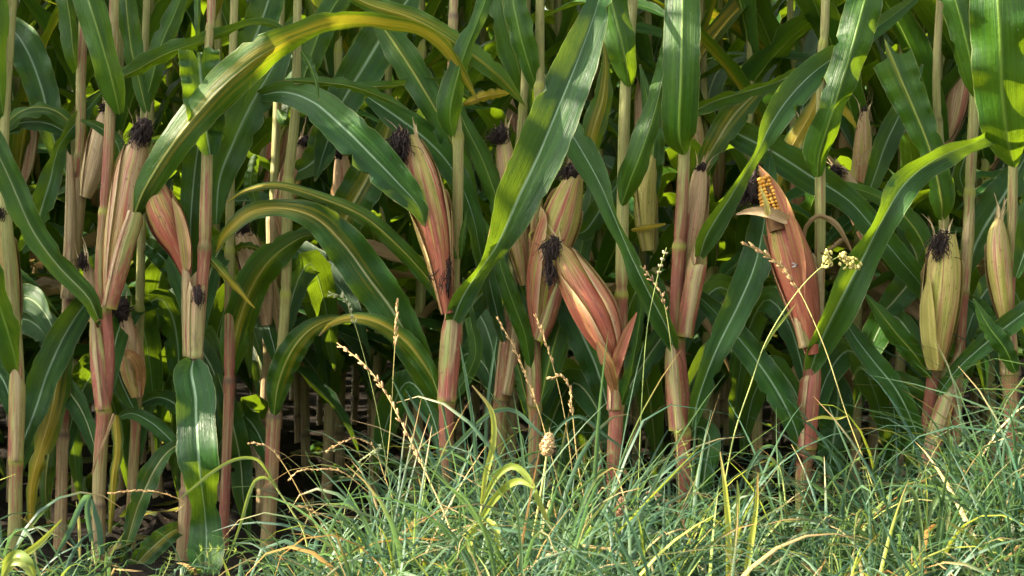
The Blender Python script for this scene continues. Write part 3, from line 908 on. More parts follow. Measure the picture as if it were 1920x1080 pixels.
front_plant("light green maize plant with thick beige stalk base and a dark leaf hooking over", .10,
    [(560, -90, 14), (554, 200, 17), (541, 340, 19), (536, 540, 19), (529, 650, 19), (514, 780, 26), (508, 915, 25), (500, 1010, 24)], [552, 780, 918, 342], [(0, 0), (600, .0), (790, .4), (850, .55), (930, .2)], [(0, 0), (550, .0), (700, .45), (900, .6)],
    leaves=[
        Lf([(514, 778, -.02, 24), (522, 720, -.04, 58), (546, 660, -.06, 60), (582, 618, -.06, 44), (625, 598, -.05, 20), (655, 600, -.04, 3)], -1, .3, yel=.22, ytip=.3),
        Lf([(538, 515, .02, 22), (548, 490, .0, 40, 40), (530, 470, .0, 30, 30), (505, 462, .02, 4)], -1, .5),
        Lf([(556, 190, .02, 20), (575, 130, .02, 50), (600, 60, .03, 60), (640, -10, .06, 50), (690, -80, .12, 4)], -1, .35),
        Lf([(535, 335, .05, 20), (590, 300, .04, 60), (612, 250, .04, 64), (632, 190, .06, 50), (650, 120, .1, 4)], 1, .2),
        Lf([(480, 290, .1, 20), (470, 340, .1, 30), (480, 380, .1, 20)], -1, .4),
    ],
    ears=[dict(ax=[(533, 440, 18), (530, 390, 38), (545, 330, 44), (562, 285, 36), (572, 258, 20)], d=.06, pink=.3, tan=.5, silk=[(573, 262, 26, 24, .5, 30)]),
          dict(ax=[(640, 430, 18), (640, 380, 38), (642, 330, 40), (640, 290, 26)], d=.1, pink=.25, tan=.6, silk=[(636, 285, 26, 24, .5, 25)])])

# F: centre-left plant with the brown patched ear
front_plant("maize plant with dark patches on its reddish ear and the broadest blue-green leaf", -.02,
    [(852, -80, 15), (850, 30, 16), (848, 130, 17), (852, 200, 18), (859, 260, 19), (857, 420, 20), (852, 500, 20), (848, 600, 28), (838, 750, 27), (836, 850, 25), (833, 960, 24)], [30, 256, 752], [(0, .2), (120, .3), (250, .0), (420, .2), (600, .4), (700, .6), (800, .75), (900, .3)], [(0, .5), (200, .4), (300, .1), (500, .35), (800, .2)],
    leaves=[
        Lf([(850, 256, -.02, 38, 5), (844, 215, -.04, 66, 10), (856, 150, -.05, 58, 18), (874, 90, -.05, 46, 25), (895, 40, -.03, 36, 15), (915, -20, 0, 38, 0), (930, -150, .1, 30), (940, -220, .15, 4)], -1, .45),
        Lf([(850, 600, -.03, 44, 0), (866, 560, -.05, 52, 15), (902, 503, -.07, 44, 45), (934, 455, -.08, 58, 20), (970, 375, -.1, 96, 0), (1012, 285, -.12, 108, 0), (1052, 190, -.13, 104, -5), (1090, 95, -.12, 84, 0), (1120, 10, -.1, 56, 0), (1150, -100, 0, 38), (1170, -200, .1, 4)], 1, .2, n=60, wave=.05, nc=13, rib=1.2,
           label="broad blue-green leaf with a white midrib crossing to the upper right"),
        Lf([(846, 596, -.02, 30), (875, 590, -.02, 26, 40), (862, 560, -.01, 30, 40), (845, 530, .02, 4)], -1, .5),
        Lf([(836, 574, 0, 26), (800, 520, -.02, 40), (740, 455, -.04, 42), (680, 405, -.05, 38), (600, 370, -.05, 27), (520, 348, -.05, 18), (460, 358, -.03, 12), (425, 380, 0, 2)], -1, .45, yel=.28, ytip=.3, n=50),
        Lf([(832, 772, .03, 24), (790, 690, .01, 60), (742, 592, -.02, 84), (690, 520, -.04, 92), (642, 455, -.05, 84), (592, 408, -.06, 62), (530, 390, -.06, 38), (470, 398, -.05, 36), (422, 440, -.03, 22), (405, 474, 0, 2)], 1, .22, yel=.12, ytip=.5, n=60, nc=13, rib=1.2,
           label="blue-green leaf with a white midrib and a yellow tip"),
        Lf([(828, 754, 0, 28), (805, 700, -.02, 42), (760, 640, -.03, 48), (710, 606, -.04, 36), (660, 596, -.03, 24), (622, 607, -.02, 15), (598, 630, 0, 3)], -1, .4, yel=.3, dry=.0, ytip=.4, tipdry=.9, n=44),
        Lf([(622, 490, .18, 30), (650, 405, .16, 84), (690, 330, .16, 86), (722, 260, .18, 64), (745, 180, .2, 4)], 1, .2, yel=.42),
        Lf([(702, 30, .1, 30), (742, 85, .08, 64), (790, 160, .06, 64), (832, 235, .06, 54), (872, 330, .08, 40), (900, 420, .1, 4)], -1, .2, yel=.28),
        Lf([(600, -40, -.03, 10), (690, 8, -.04, 40, 10), (780, 38, -.04, 46, 10), (862, 85, -.03, 48), (932, 138, -.02, 38), (986, 200, .02, 3)], -1, .35, yel=.38, n=44),
        Lf([(832, 130, .1, 10), (870, 230, .08, 34), (905, 300, .08, 46), (932, 375, .08, 46), (965, 480, .1, 28), (985, 560, .12, 4)], -1, .35, yel=.08),
        Lf([(690, 182, .1, 26), (740, 216, .08, 58), (800, 262, .07, 64), (850, 320, .07, 54), (885, 400, .08, 42), (905, 500, .1, 26), (915, 580, .12, 4)], 1, .25),
        Lf([(775, -15, .2, 50), (725, 55, .18, 86), (682, 125, .16, 92), (640, 195, .15, 74), (615, 262, .15, 56), (590, 340, .15, 4)], 1, .15),
        Lf([(530, 150, .04, 8), (600, 154, .03, 22, 20), (660, 162, .02, 30, 30), (720, 184, .02, 22, 30), (765, 205, .02, 3)], -1, .4, yel=.25),
        Lf([(660, 165, .1, 14), (740, 160, .08, 28, 40), (800, 158, .08, 34, 40), (860, 172, .1, 24, 30), (905, 200, .1, 3)], -1, .4, yel=.3),
        Lf([(868, 196, .1, 12), (900, 184, .08, 24, 20), (935, 176, .08, 22, 20), (968, 170, .1, 4)], -1, .3, yel=.85, dry=.12),
        Lf([(565, 95, -.1, 14), (580, 120, -.1, 20, 20), (592, 152, -.1, 12, 30), (598, 188, -.1, 2)], -1, .4, yel=.2, tipdry=.8),
        Lf([(863, 486, -.03, 9), (868, 440, -.04, 16), (876, 396, -.04, 2)], -1, .4, yel=.15),
        Lf([(856, 486, -.04, 8), (842, 455, -.05, 12), (822, 412, -.05, 2)], -1, .4, yel=.2),
        Lf([(852, 492, -.04, 8), (822, 470, -.05, 12), (785, 440, -.05, 2)], 1, .4, dry=.5),
        Lf([(838, 755, .0, 20), (870, 715, .02, 30), (892, 660, .03, 30), (880, 590, .05, 24), (868, 520, .08, 4)], -1, .3),
    ],
    ears=[dict(ax=[(838, 588, 22), (828, 510, 46), (811, 415, 74), (790, 330, 72), (768, 255, 32)], d=-.04, pink=.6, tan=.15, shells=5, tips=6, silk=[(752, 262, 34, 72, .75, 80), (820, 385, 22, 44, .3, 35), (838, 505, 20, 76, 1.0, 45)])],
    sheaths=[([(838, 752, 34), (843, 680, 39), (850, 602, 40)], .55, .12)])

# G: two plants with the crossed ears
front_plant("maize plant whose pale tan ear is half hidden behind the broadest blue-green leaf", .12,
    [(962, -80, 14), (985, 100, 14), (972, 300, 15), (962, 500, 18), (955, 600, 24), (940, 750, 26), (935, 860, 24), (930, 980, 22)], [752, 200], [(0, 0), (500, .1), (620, .5), (740, .6), (850, .3)], [(0, .1), (500, .3), (900, .5)],
    leaves=[
        Lf([(990, 205, .02, 30), (972, 120, 0, 62, 20), (950, 40, 0, 66, 20), (935, -50, .03, 62), (920, -200, .1, 4)], -1, .4, yel=.05),
        Lf([(945, 640, -.02, 20), (925, 560, -.01, 36), (905, 480, .0, 40), (880, 420, .05, 4)], 1, .3),
    ],
    ears=[dict(ax=[(985, 535, 18), (978, 480, 44), (966, 415, 56), (953, 340, 54), (943, 258, 28)], d=-.03, pink=.25, tan=.38, silk=[(942, 246, 32, 44, .5, 50)])],
    sheaths=[([(940, 750, 28), (948, 670, 28), (958, 585, 24)], .5, .25), ([(950, 740, 22), (965, 660, 20), (968, 590, 10)], .3, .4, -.02)])
front_plant("maize plant with a tall yellow-pink ear behind the red ear that leans sideways", .05,
    [(1014, -80, 15), (1012, 100, 17), (1010, 300, 21), (1004, 440, 21), (1001, 560, 20), (1003, 680, 23), (1003, 790, 23), (1000, 920, 22)], [162, 440, 762], [(0, 0), (250, .1), (400, .25), (460, .6), (600, .5), (720, .7), (800, .4)], [(0, .1), (300, .1), (700, .2), (900, .4)],
    leaves=[
        Lf([(995, 692, -.02, 20), (985, 630, -.04, 38), (963, 570, -.05, 42), (942, 510, -.05, 36), (924, 450, -.02, 20), (900, 400, .05, 4)], -1, .35),
        Lf([(1012, 762, -.01, 26), (1030, 680, -.01, 58, -10), (1052, 600, 0, 64, -10), (1076, 520, .03, 52), (1096, 440, .07, 40), (1110, 350, .12, 30), (1118, 250, .15, 4)], -1, .3, yel=.15),
        Lf([(1008, 172, .0, 28), (985, 100, -.02, 56, -15), (966, 20, -.02, 60, -15), (950, -80, .02, 40), (940, -180, .08, 4)], -1, .4),
        Lf([(1100, 335, .1, 20), (1110, 255, .1, 52, 10), (1130, 190, .1, 46, 10), (1136, 125, .1, 20, 20), (1130, 70, .1, 3)], -1, .3, yel=.5, dry=.1),
        Lf([(1080, 440, .06, 16), (1100, 430, .04, 46), (1130, 386, .04, 46), (1165, 335, .06, 20), (1190, 300, .1, 3)], 1, .3),
        Lf([(1005, 360, .05, 20), (1040, 300, .06, 46), (1060, 230, .08, 46), (1075, 150, .1, 30), (1085, 60, .15, 4)], -1, .3),
        Lf([(1003, 790, 0, 22), (985, 740, .02, 34), (975, 700, .03, 26), (960, 650, .06, 4)], -1, .4, yel=.3),
    ],
    ears=[dict(ax=[(1012, 632, 24), (1016, 560, 58), (1030, 480, 76), (1056, 400, 76), (1080, 322, 34)], d=-.03, pink=.42, tan=.05, shells=6, silk=[(1076, 318, 38, 40, .4, 60)])],
    sheaths=[([(1003, 762, 26), (1000, 690, 30), (992, 610, 24)], .45, .15), ([(1012, 640, 20), (1026, 600, 30), (1043, 545, 26), (1058, 500, 12)], .5, .1, -.04)])

# H: ear crossing in front
front_plant("maize plant with a plump red ear leaning sideways, brown silk drooping from its tip", -.02,
    [(1190, -80, 17), (1182, 60, 18), (1172, 180, 20), (1168, 380, 22), (1165, 550, 22), (1166, 640, 20), (1158, 740, 24), (1152, 850, 27), (1150, 960, 26)], [552, 755], [(0, 0), (500, .0), (570, .6), (700, .35), (800, .6), (930, .7)], [(0, 0), (500, .0), (700, .2), (900, .4)],
    leaves=[
        Lf([(1180, 162, -.02, 34, 0), (1172, 110, -.05, 66, 15), (1155, 30, -.06, 76, 15), (1130, -60, -.05, 70), (1100, -200, .05, 40), (1080, -280, .1, 4)], -1, .35),
        Lf([(1166, 386, -.02, 34, 0), (1180, 345, -.05, 64, 10), (1206, 280, -.07, 62, 16), (1231, 200, -.06, 50, 20), (1250, 100, -.03, 34), (1262, -20, .03, 4)], -1, .5),
        Lf([(1160, 772, .03, 24), (1188, 712, .03, 44), (1228, 650, .04, 52), (1272, 590, .06, 50), (1320, 515, .1, 4)], 1, .3, yel=.2),
        Lf([(1146, 795, .05, 24), (1122, 700, .05, 62), (1088, 620, .06, 72), (1060, 555, .08, 60), (1028, 470, .12, 4)], 1, .25),
        Lf([(1184, 432, .08, 8), (1212, 427, .07, 13), (1248, 420, .07, 5)], -1, .3, yel=1.0, tipdry=0),
        Lf([(1160, 770, -.01, 22), (1178, 720, -.03, 36, 40), (1190, 660, -.03, 34, 40), (1200, 590, 0, 24), (1205, 520, .05, 4)], -1, .5),
    ],
    ears=[dict(ax=[(1216, 470, 26), (1211, 410, 44), (1214, 340, 44), (1226, 285, 18)], d=.10, pink=-.4, tan=-.6, shells=3, tips=3, label='slim plain green ear'),
          dict(ax=[(1150, 670, 26), (1139, 640, 62), (1118, 590, 86), (1090, 540, 80), (1064, 495, 58), (1044, 462, 26)], d=-.06, pink=.78, tan=.05, shells=5, tips=5, silk=[(1038, 458, 34, 48, .5, 60), (1029, 500, 16, 56, 1.0, 30)],
                flaps=[([(1146, 718, -.0, 24), (1160, 668, -.02, 28), (1177, 622, -.02, 20), (1194, 586, -.02, 3)], (.6, .3)), ([(1152, 730, .0, 22), (1142, 690, -.03, 30), (1128, 660, -.03, 22), (1120, 640, -.03, 4)], (.5, .3))])],
    sheaths=[([(1152, 768, 27), (1152, 720, 25), (1152, 668, 26)], .45, .3, -.012)])

# I: big upright leaf
front_plant("maize plant with a tan papery ear tucked against its stalk under a large upright leaf", -.03,
    [(1288, -80, 17), (1286, 100, 18), (1283, 285, 21), (1278, 400, 23), (1274, 460, 23), (1268, 560, 23), (1270, 650, 27), (1276, 740, 33), (1280, 810, 27), (1281, 900, 25), (1281, 960, 24)], [462, 634, 810], [(280, .1), (350, .4), (460, .6), (600, .55), (700, .7), (850, .75), (950, .5)], [(250, .3), (600, .1), (900, .2)],
    leaves=[
        Lf([(1284, 290, -.02, 36, 0), (1274, 255, -.05, 76, 0), (1277, 150, -.08, 82, 0), (1279, 50, -.08, 80), (1281, -60, -.05, 72), (1286, -250, .05, 40), (1290, -320, .1, 4)], -1, .22, n=44, nc=13, wave=.06, label="large dark upright leaf with a yellow-green midrib"),
        Lf([(1312, 480, -.02, 28, 0), (1328, 437, -.05, 56, 25), (1370, 368, -.07, 46, 35), (1418, 288, -.08, 28, 50), (1442, 238, -.08, 54, 15), (1480, 182, -.07, 68, 5), (1530, 132, -.05, 62, 0), (1600, 84, 0, 46), (1680, 25, .05, 30), (1740, -20, .1, 4)], 1, .3, n=56, wave=.07),
        Lf([(1297, 800, -.02, 22, 0), (1312, 740, -.04, 44, 20), (1343, 655, -.05, 54, 10), (1384, 572, -.04, 66, 0), (1414, 500, -.02, 70, 0), (1432, 420, 0, 62), (1440, 340, .03, 40), (1445, 280, .05, 4)], 1, .22, n=44, rib=1.2),
        Lf([(1264, 654, -.02, 28, 0), (1250, 615, -.04, 48, -20), (1215, 545, -.06, 46, -30), (1180, 470, -.07, 38, -40), (1150, 400, -.07, 38, -40), (1125, 345, -.06, 52, -15), (1095, 290, -.05, 66, 0), (1065, 240, -.03, 52, 0), (1040, 190, 0, 30), (1020, 140, .03, 4)], 1, .35, n=56),
        Lf([(1215, 400, .1, 20), (1222, 330, .1, 46), (1225, 260, .1, 50), (1215, 190, .12, 30), (1200, 120, .15, 4)], -1, .3),
        Lf([(1285, 820, .03, 16), (1310, 800, .02, 40), (1330, 820, .0, 50), (1322, 880, .0, 50), (1316, 940, .0, 20)], 1, .3, yel=.1),
    ],
    ears=[dict(ax=[(1287, 560, 24), (1293, 480, 46), (1304, 400, 50), (1312, 330, 34), (1316, 312, 18)], d=.03, pink=.25, tan=.5, silk=[(1318, 312, 18, 20, .3, 20)], flaps=[([(1288, 570, -.03, 14), (1292, 520, -.045, 20), (1300, 480, -.045, 14), (1308, 440, -.04, 3)], (.0, .8))])],
    sheaths=[([(1284, 632, 30), (1294, 570, 34), (1312, 484, 34)], .55, .1, -.02), ([(1274, 806, 36), (1268, 740, 36), (1262, 662, 32)], .5, .15, -.01)])

# J: bare kernels
front_plant("maize plant with bare yellow kernels at the peeled tip of its red ear", -.03,
    [(1550, -80, 15), (1546, 60, 16), (1540, 120, 16), (1538, 330, 19), (1537, 480, 20), (1532, 600, 23), (1522, 690, 29), (1512, 840, 31), (1505, 900, 26), (1504, 1000, 24)], [82, 842], [(0, 0), (400, .1), (520, .4), (700, .75), (820, .85), (900, .3)], [(0, .2), (300, .1), (600, .15), (880, .4)],
    leaves=[
        Lf([(1533, 332, -.03, 34, 0), (1535, 290, -.05, 68, 25), (1558, 220, -.08, 68, 25), (1590, 120, -.09, 78, 10), (1614, 30, -.08, 82), (1638, -60, -.05, 70), (1680, -200, .05, 4)], -1, .35, n=44),
        Lf([(1520, 692, -.03, 38, 0), (1538, 645, -.06, 66, 25), (1578, 562, -.1, 78, 25), (1620, 480, -.12, 72, 25), (1655, 410, -.13, 56, 30), (1695, 345, -.13, 70, 15), (1750, 300, -.13, 54, 25), (1820, 270, -.12, 42, 35), (1880, 248, -.1, 30, 20), (1960, 240, -.08, 20), (2040, 260, -.05, 3)], 1, .35, n=60, label="long glossy leaf arching away to the edge of the picture"),
        Lf([(1345, 232, .08, 20), (1390, 254, .06, 62), (1450, 285, .05, 68), (1520, 330, .05, 70), (1590, 375, .05, 54), (1640, 430, .04, 54), (1690, 490, .04, 54), (1730, 540, .05, 44), (1748, 585, .05, 4)], 1, .2, n=50, rib=1.2),
        Lf([(1504, 858, .0, 22), (1490, 800, -.02, 42), (1455, 730, -.03, 60), (1410, 665, -.02, 58), (1360, 605, 0, 50), (1315, 560, .03, 30), (1280, 530, .06, 4)], 1, .25, n=44),
        Lf([(1545, 150, .12, 14), (1522, 210, .1, 38), (1492, 262, .1, 44), (1462, 320, .1, 40), (1440, 400, .12, 4)], -1, .25, yel=.72),
        Lf([(1545, 160, .1, 14), (1565, 190, .08, 24), (1590, 215, .08, 18), (1608, 243, .08, 2)], -1, .3, yel=.9, tipdry=.9),
        Lf([(1305, 335, .05, 20), (1340, 272, .04, 52), (1376, 216, .04, 60), (1412, 180, .04, 40), (1440, 160, .04, 4)], 1, .25, yel=.42, dry=.15, tipdry=.9),
        Lf([(1290, 215, .06, 24), (1335, 192, .02, 36, 30), (1400, 172, .0, 34, 40), (1460, 152, .0, 30, 30), (1520, 120, .03, 20), (1580, 80, .08, 3)], 1, .35, yel=.15),
        Lf([(1560, 690, .18, 20), (1572, 740, .16, 62), (1566, 800, .16, 70), (1556, 870, .16, 50), (1552, 940, .18, 5)], 1, .25),
        Lf([(1505, 462, -.01, 8), (1512, 425, -.02, 12), (1535, 405, -.03, 12), (1565, 418, -.03, 14), (1584, 446, -.03, 10), (1600, 478, -.02, 3)], -1, .6, dry=.95, wave=.2),
        Lf([(1538, 475, -.01, 8), (1555, 470, -.02, 12, 30), (1580, 448, -.02, 10)], -1, .6, dry=.95, wave=.2),
        Lf([(1520, 660, .03, 14), (1500, 590, .03, 34), (1478, 540, .04, 34), (1460, 520, .05, 4)], 1, .3, yel=.15),
    ],
    ears=[dict(ax=[(1523, 664, 26), (1510, 590, 60), (1490, 505, 84), (1470, 435, 72), (1454, 390, 48), (1439, 345, 28), (1424, 316, 10)], d=-.05, pink=.78, tan=.0, shells=4, tips=0, label="red-orange ear peeled open at the tip",
                kernels=[(1450, 402), (1432, 335), 31], silk=[(1413, 345, 44, 70, .5, 110)], sd=.0,
                flaps=[([(1476, 412, -.045, 26), (1440, 398, -.055, 26), (1405, 396, -.05, 15), (1380, 402, -.045, 3)], (.05, .75)),
                       ([(1508, 560, -.034, 4), (1500, 490, -.040, 26), (1480, 412, -.038, 28), (1457, 355, -.028, 18), (1422, 310, -.01, 3)], (.6, .25)),
                       ([(1440, 404, -.06, 16), (1436, 380, -.062, 12), (1426, 350, -.06, 2)], (.0, .1))])],
    sheaths=[([(1512, 842, 36), (1515, 770, 39), (1522, 694, 38)], .75, .0), ([(1512, 650, 26), (1500, 600, 24), (1492, 560, 14)], .3, .3, -.055), ([(1526, 640, 26), (1532, 570, 26), (1530, 490, 20)], .2, .55, -.02)])

# K: upright ear on the right
front_plant("maize plant with an upright yellow-green ear capped by a thick dark silk tuft", 0.0,
    [(1766, -80, 14), (1757, 100, 14), (1757, 200, 15), (1765, 300, 16), (1770, 415, 19), (1768, 560, 18), (1752, 690, 22), (1742, 780, 26), (1738, 870, 28), (1735, 980, 26)], [872, 225, 690], [(0, .1), (400, .0), (690, .7), (780, .75), (850, .6), (900, .1)], [(0, .5), (300, .3), (400, .0), (700, .2), (900, .2)],
    leaves=[
        Lf([(1766, 414, -.02, 30, 0), (1765, 372, -.05, 58, -10), (1746, 290, -.06, 56, -15), (1716, 210, -.06, 72, 0), (1690, 150, -.05, 84), (1672, 106, -.04, 88)], -1, .3, yel=.25, cut=True, notch=-3, label="pale yellow-green leaf torn off at its top"),
        Lf([(1744, 707, -.02, 26), (1715, 665, -.04, 48), (1680, 625, -.05, 46), (1645, 580, -.05, 26), (1618, 546, -.04, 2)], -1, .35, yel=.2),
        Lf([(1748, 742, 0, 26), (1700, 718, 0, 46, 10), (1650, 702, .0, 36, 20), (1612, 692, .02, 16), (1598, 712, .02, 3)], -1, .3, dry=.32, yel=.3),
        Lf([(1735, 864, 0, 20), (1710, 790, -.03, 38), (1680, 730, -.04, 48), (1640, 680, -.04, 46), (1602, 630, -.03, 36), (1576, 585, 0, 4)], 1, .3),
        Lf([(1760, 738, -.03, 20), (1795, 692, -.06, 32), (1845, 646, -.08, 44), (1900, 602, -.1, 48), (1960, 562, -.1, 44), (2040, 540, -.05, 4)], 1, .35),
        Lf([(1745, 492, .03, 30), (1722, 440, .03, 54), (1690, 400, .03, 46), (1640, 366, .05, 30), (1575, 347, .08, 20), (1535, 342, .1, 3)], -1, .35, yel=.2),
        Lf([(1640, 600, .15, 20), (1680, 560, .15, 62), (1720, 500, .15, 60), (1700, 440, .15, 40), (1680, 400, .16, 5)], 1, .25, yel=.25),
        Lf([(1600, 440, .15, 10), (1640, 330, .12, 40), (1665, 260, .12, 54), (1700, 190, .14, 40), (1730, 120, .18, 4)], 1, .3),
    ],
    ears=[dict(ax=[(1640, 475, 20), (1622, 425, 40), (1602, 370, 46), (1580, 325, 30), (1572, 312, 14)], d=.2, pink=.1, tan=.75, label='dry tan ear', silk=[(1562, 322, 30, 36, .5, 35)]),
          dict(ax=[(1754, 694, 30), (1757, 640, 58), (1764, 570, 74), (1770, 500, 70), (1771, 440, 46)], d=-.04, pink=.22, tan=.08, shells=5, tips=4, silk=[(1770, 450, 34, 62, .6, 90)],
                flaps=[([(1750, 690, -.02, 30), (1742, 640, -.03, 36), (1738, 570, -.03, 30), (1742, 520, -.02, 4)], (.0, -.2))])],
    sheaths=[([(1740, 872, 30), (1762, 790, 34), (1790, 700, 24), (1800, 640, 10)], .45, .3, -.03)])

# L
front_plant("green maize plant without an ear beside the upright ear capped by dark silk", -.02,
    [(1845, -80, 18), (1838, 60, 18), (1828, 185, 20), (1818, 360, 19), (1812, 500, 19), (1806, 560, 18), (1798, 700, 18), (1790, 850, 19), (1785, 980, 20)], [360, 546, 730], [(0, 0), (350, .2), (500, .3), (560, .7), (700, .4)], [(0, .0), (400, .2), (800, .5)],
    leaves=[
        Lf([(1832, 184, -.02, 32, 0), (1826, 140, -.05, 64, -5), (1808, 60, -.07, 70, -5), (1785, -20, -.07, 68), (1750, -130, 0, 50), (1710, -260, .1, 4)], -1, .3, n=40),
        Lf([(1812, 510, .06, 20), (1833, 450, .06, 72), (1868, 390, .06, 82), (1898, 340, .08, 62), (1930, 280, .1, 4)], 1, .2, rib=1.2),
        Lf([(1815, 370, .03, 18), (1800, 330, .02, 40, 20), (1815, 280, .02, 50, 20), (1840, 200, .03, 44), (1860, 100, .06, 4)], 1, .4),
        Lf([(1808, 555, .02, 18), (1840, 580, .0, 36), (1862, 620, -.01, 34), (1880, 670, .0, 4)], 1, .3),
        Lf([(1822, 190, .02, 18), (1855, 150, .02, 40, -30), (1870, 80, .03, 40), (1880, -20, .06, 4)], -1, .4),
    ],
    sheaths=[([(1806, 548, 22), (1815, 450, 22), (1820, 380, 16)], .2, .3, .0)])

# M: blurred close leaf
front_plant("maize plant with a small pale green ear and a very wide leaf reaching forward", -.05,
    [(1912, -80, 16), (1905, 200, 16), (1900, 310, 18), (1896, 480, 19), (1890, 600, 22), (1893, 700, 27), (1900, 850, 27), (1905, 980, 24)], [482, 702], [(0, 0), (350, .1), (470, .4), (520, .8), (650, .6), (800, .4)], [(0, 0), (400, .2), (900, .4)],
    leaves=[
        Lf([(1903, 314, -.05, 32), (1891, 270, -.1, 92, 0), (1880, 180, -.16, 118, 0), (1876, 80, -.2, 124), (1870, -20, -.2, 118), (1860, -200, -.1, 60), (1850, -300, 0, 4)], -1, .18, n=44, nc=13),
        Lf([(1905, 700, -.04, 26), (1885, 655, -.05, 44), (1852, 610, -.05, 36), (1825, 560, -.03, 3)], -1, .35),
        Lf([(1905, 520, -.03, 20), (1930, 440, -.05, 60), (1950, 340, -.06, 70), (1960, 200, -.05, 40), (1960, 80, 0, 4)], 1, .3),
    ],
    ears=[dict(ax=[(1886, 600, 24), (1881, 560, 42), (1874, 500, 52), (1871, 440, 42), (1874, 405, 12)], d=-.0, pink=.15, tan=.15, shells=4)],
    sheaths=[([(1893, 702, 32), (1890, 650, 34), (1888, 600, 30)], .4, .25)])
# ------------------------------------------------------------------ ground
def ground_z(x, y):
    """The verge rises a little towards the right."""
    b = np.exp(-((x - 1.15) / .42) ** 2) * np.exp(-((y + .38) / .38) ** 2)
    return .10 * b + .012 * np.sin(7 * x + 3 * y) * np.cos(5 * y - 2 * x) - .012


def build_ground():
    def axis(lim, fine, n):
        a = np.linspace(-fine, fine, n)
        f = fine * (lim / fine) ** np.linspace(0, 1, 14)[1:]
        return np.concatenate([-f[::-1], a, f])
    xs, ys = axis(150, 2.5, 120), axis(150, 3.0, 120)
    X, Y = np.meshgrid(xs, ys, indexing='xy')
    fade = np.clip(1.3 - np.maximum(np.abs(X), np.abs(Y)) / 4, 0, 1)
    gr = np.random.default_rng(3)
    clod = gr.normal(0, .014, X.shape) + np.abs(gr.normal(0, .02, X.shape)) * (gr.uniform(0, 1, X.shape) < .25)
    Z = (ground_z(X, Y) + clod * np.clip((Y - .05) / .2, 0, 1)) * fade - .012 * (1 - fade)
    V = np.stack([X, Y, Z], -1).reshape(-1, 3)
    B = Buf()
    B.add(V, grid_faces(len(ys), len(xs)), V[:, :2], np.zeros((len(V), 4)))
    o = obj("ground", B, [M_SOIL])
    tag(o, "dark bare soil under the maize and the grass verge", "ground", kind="structure")


build_ground()


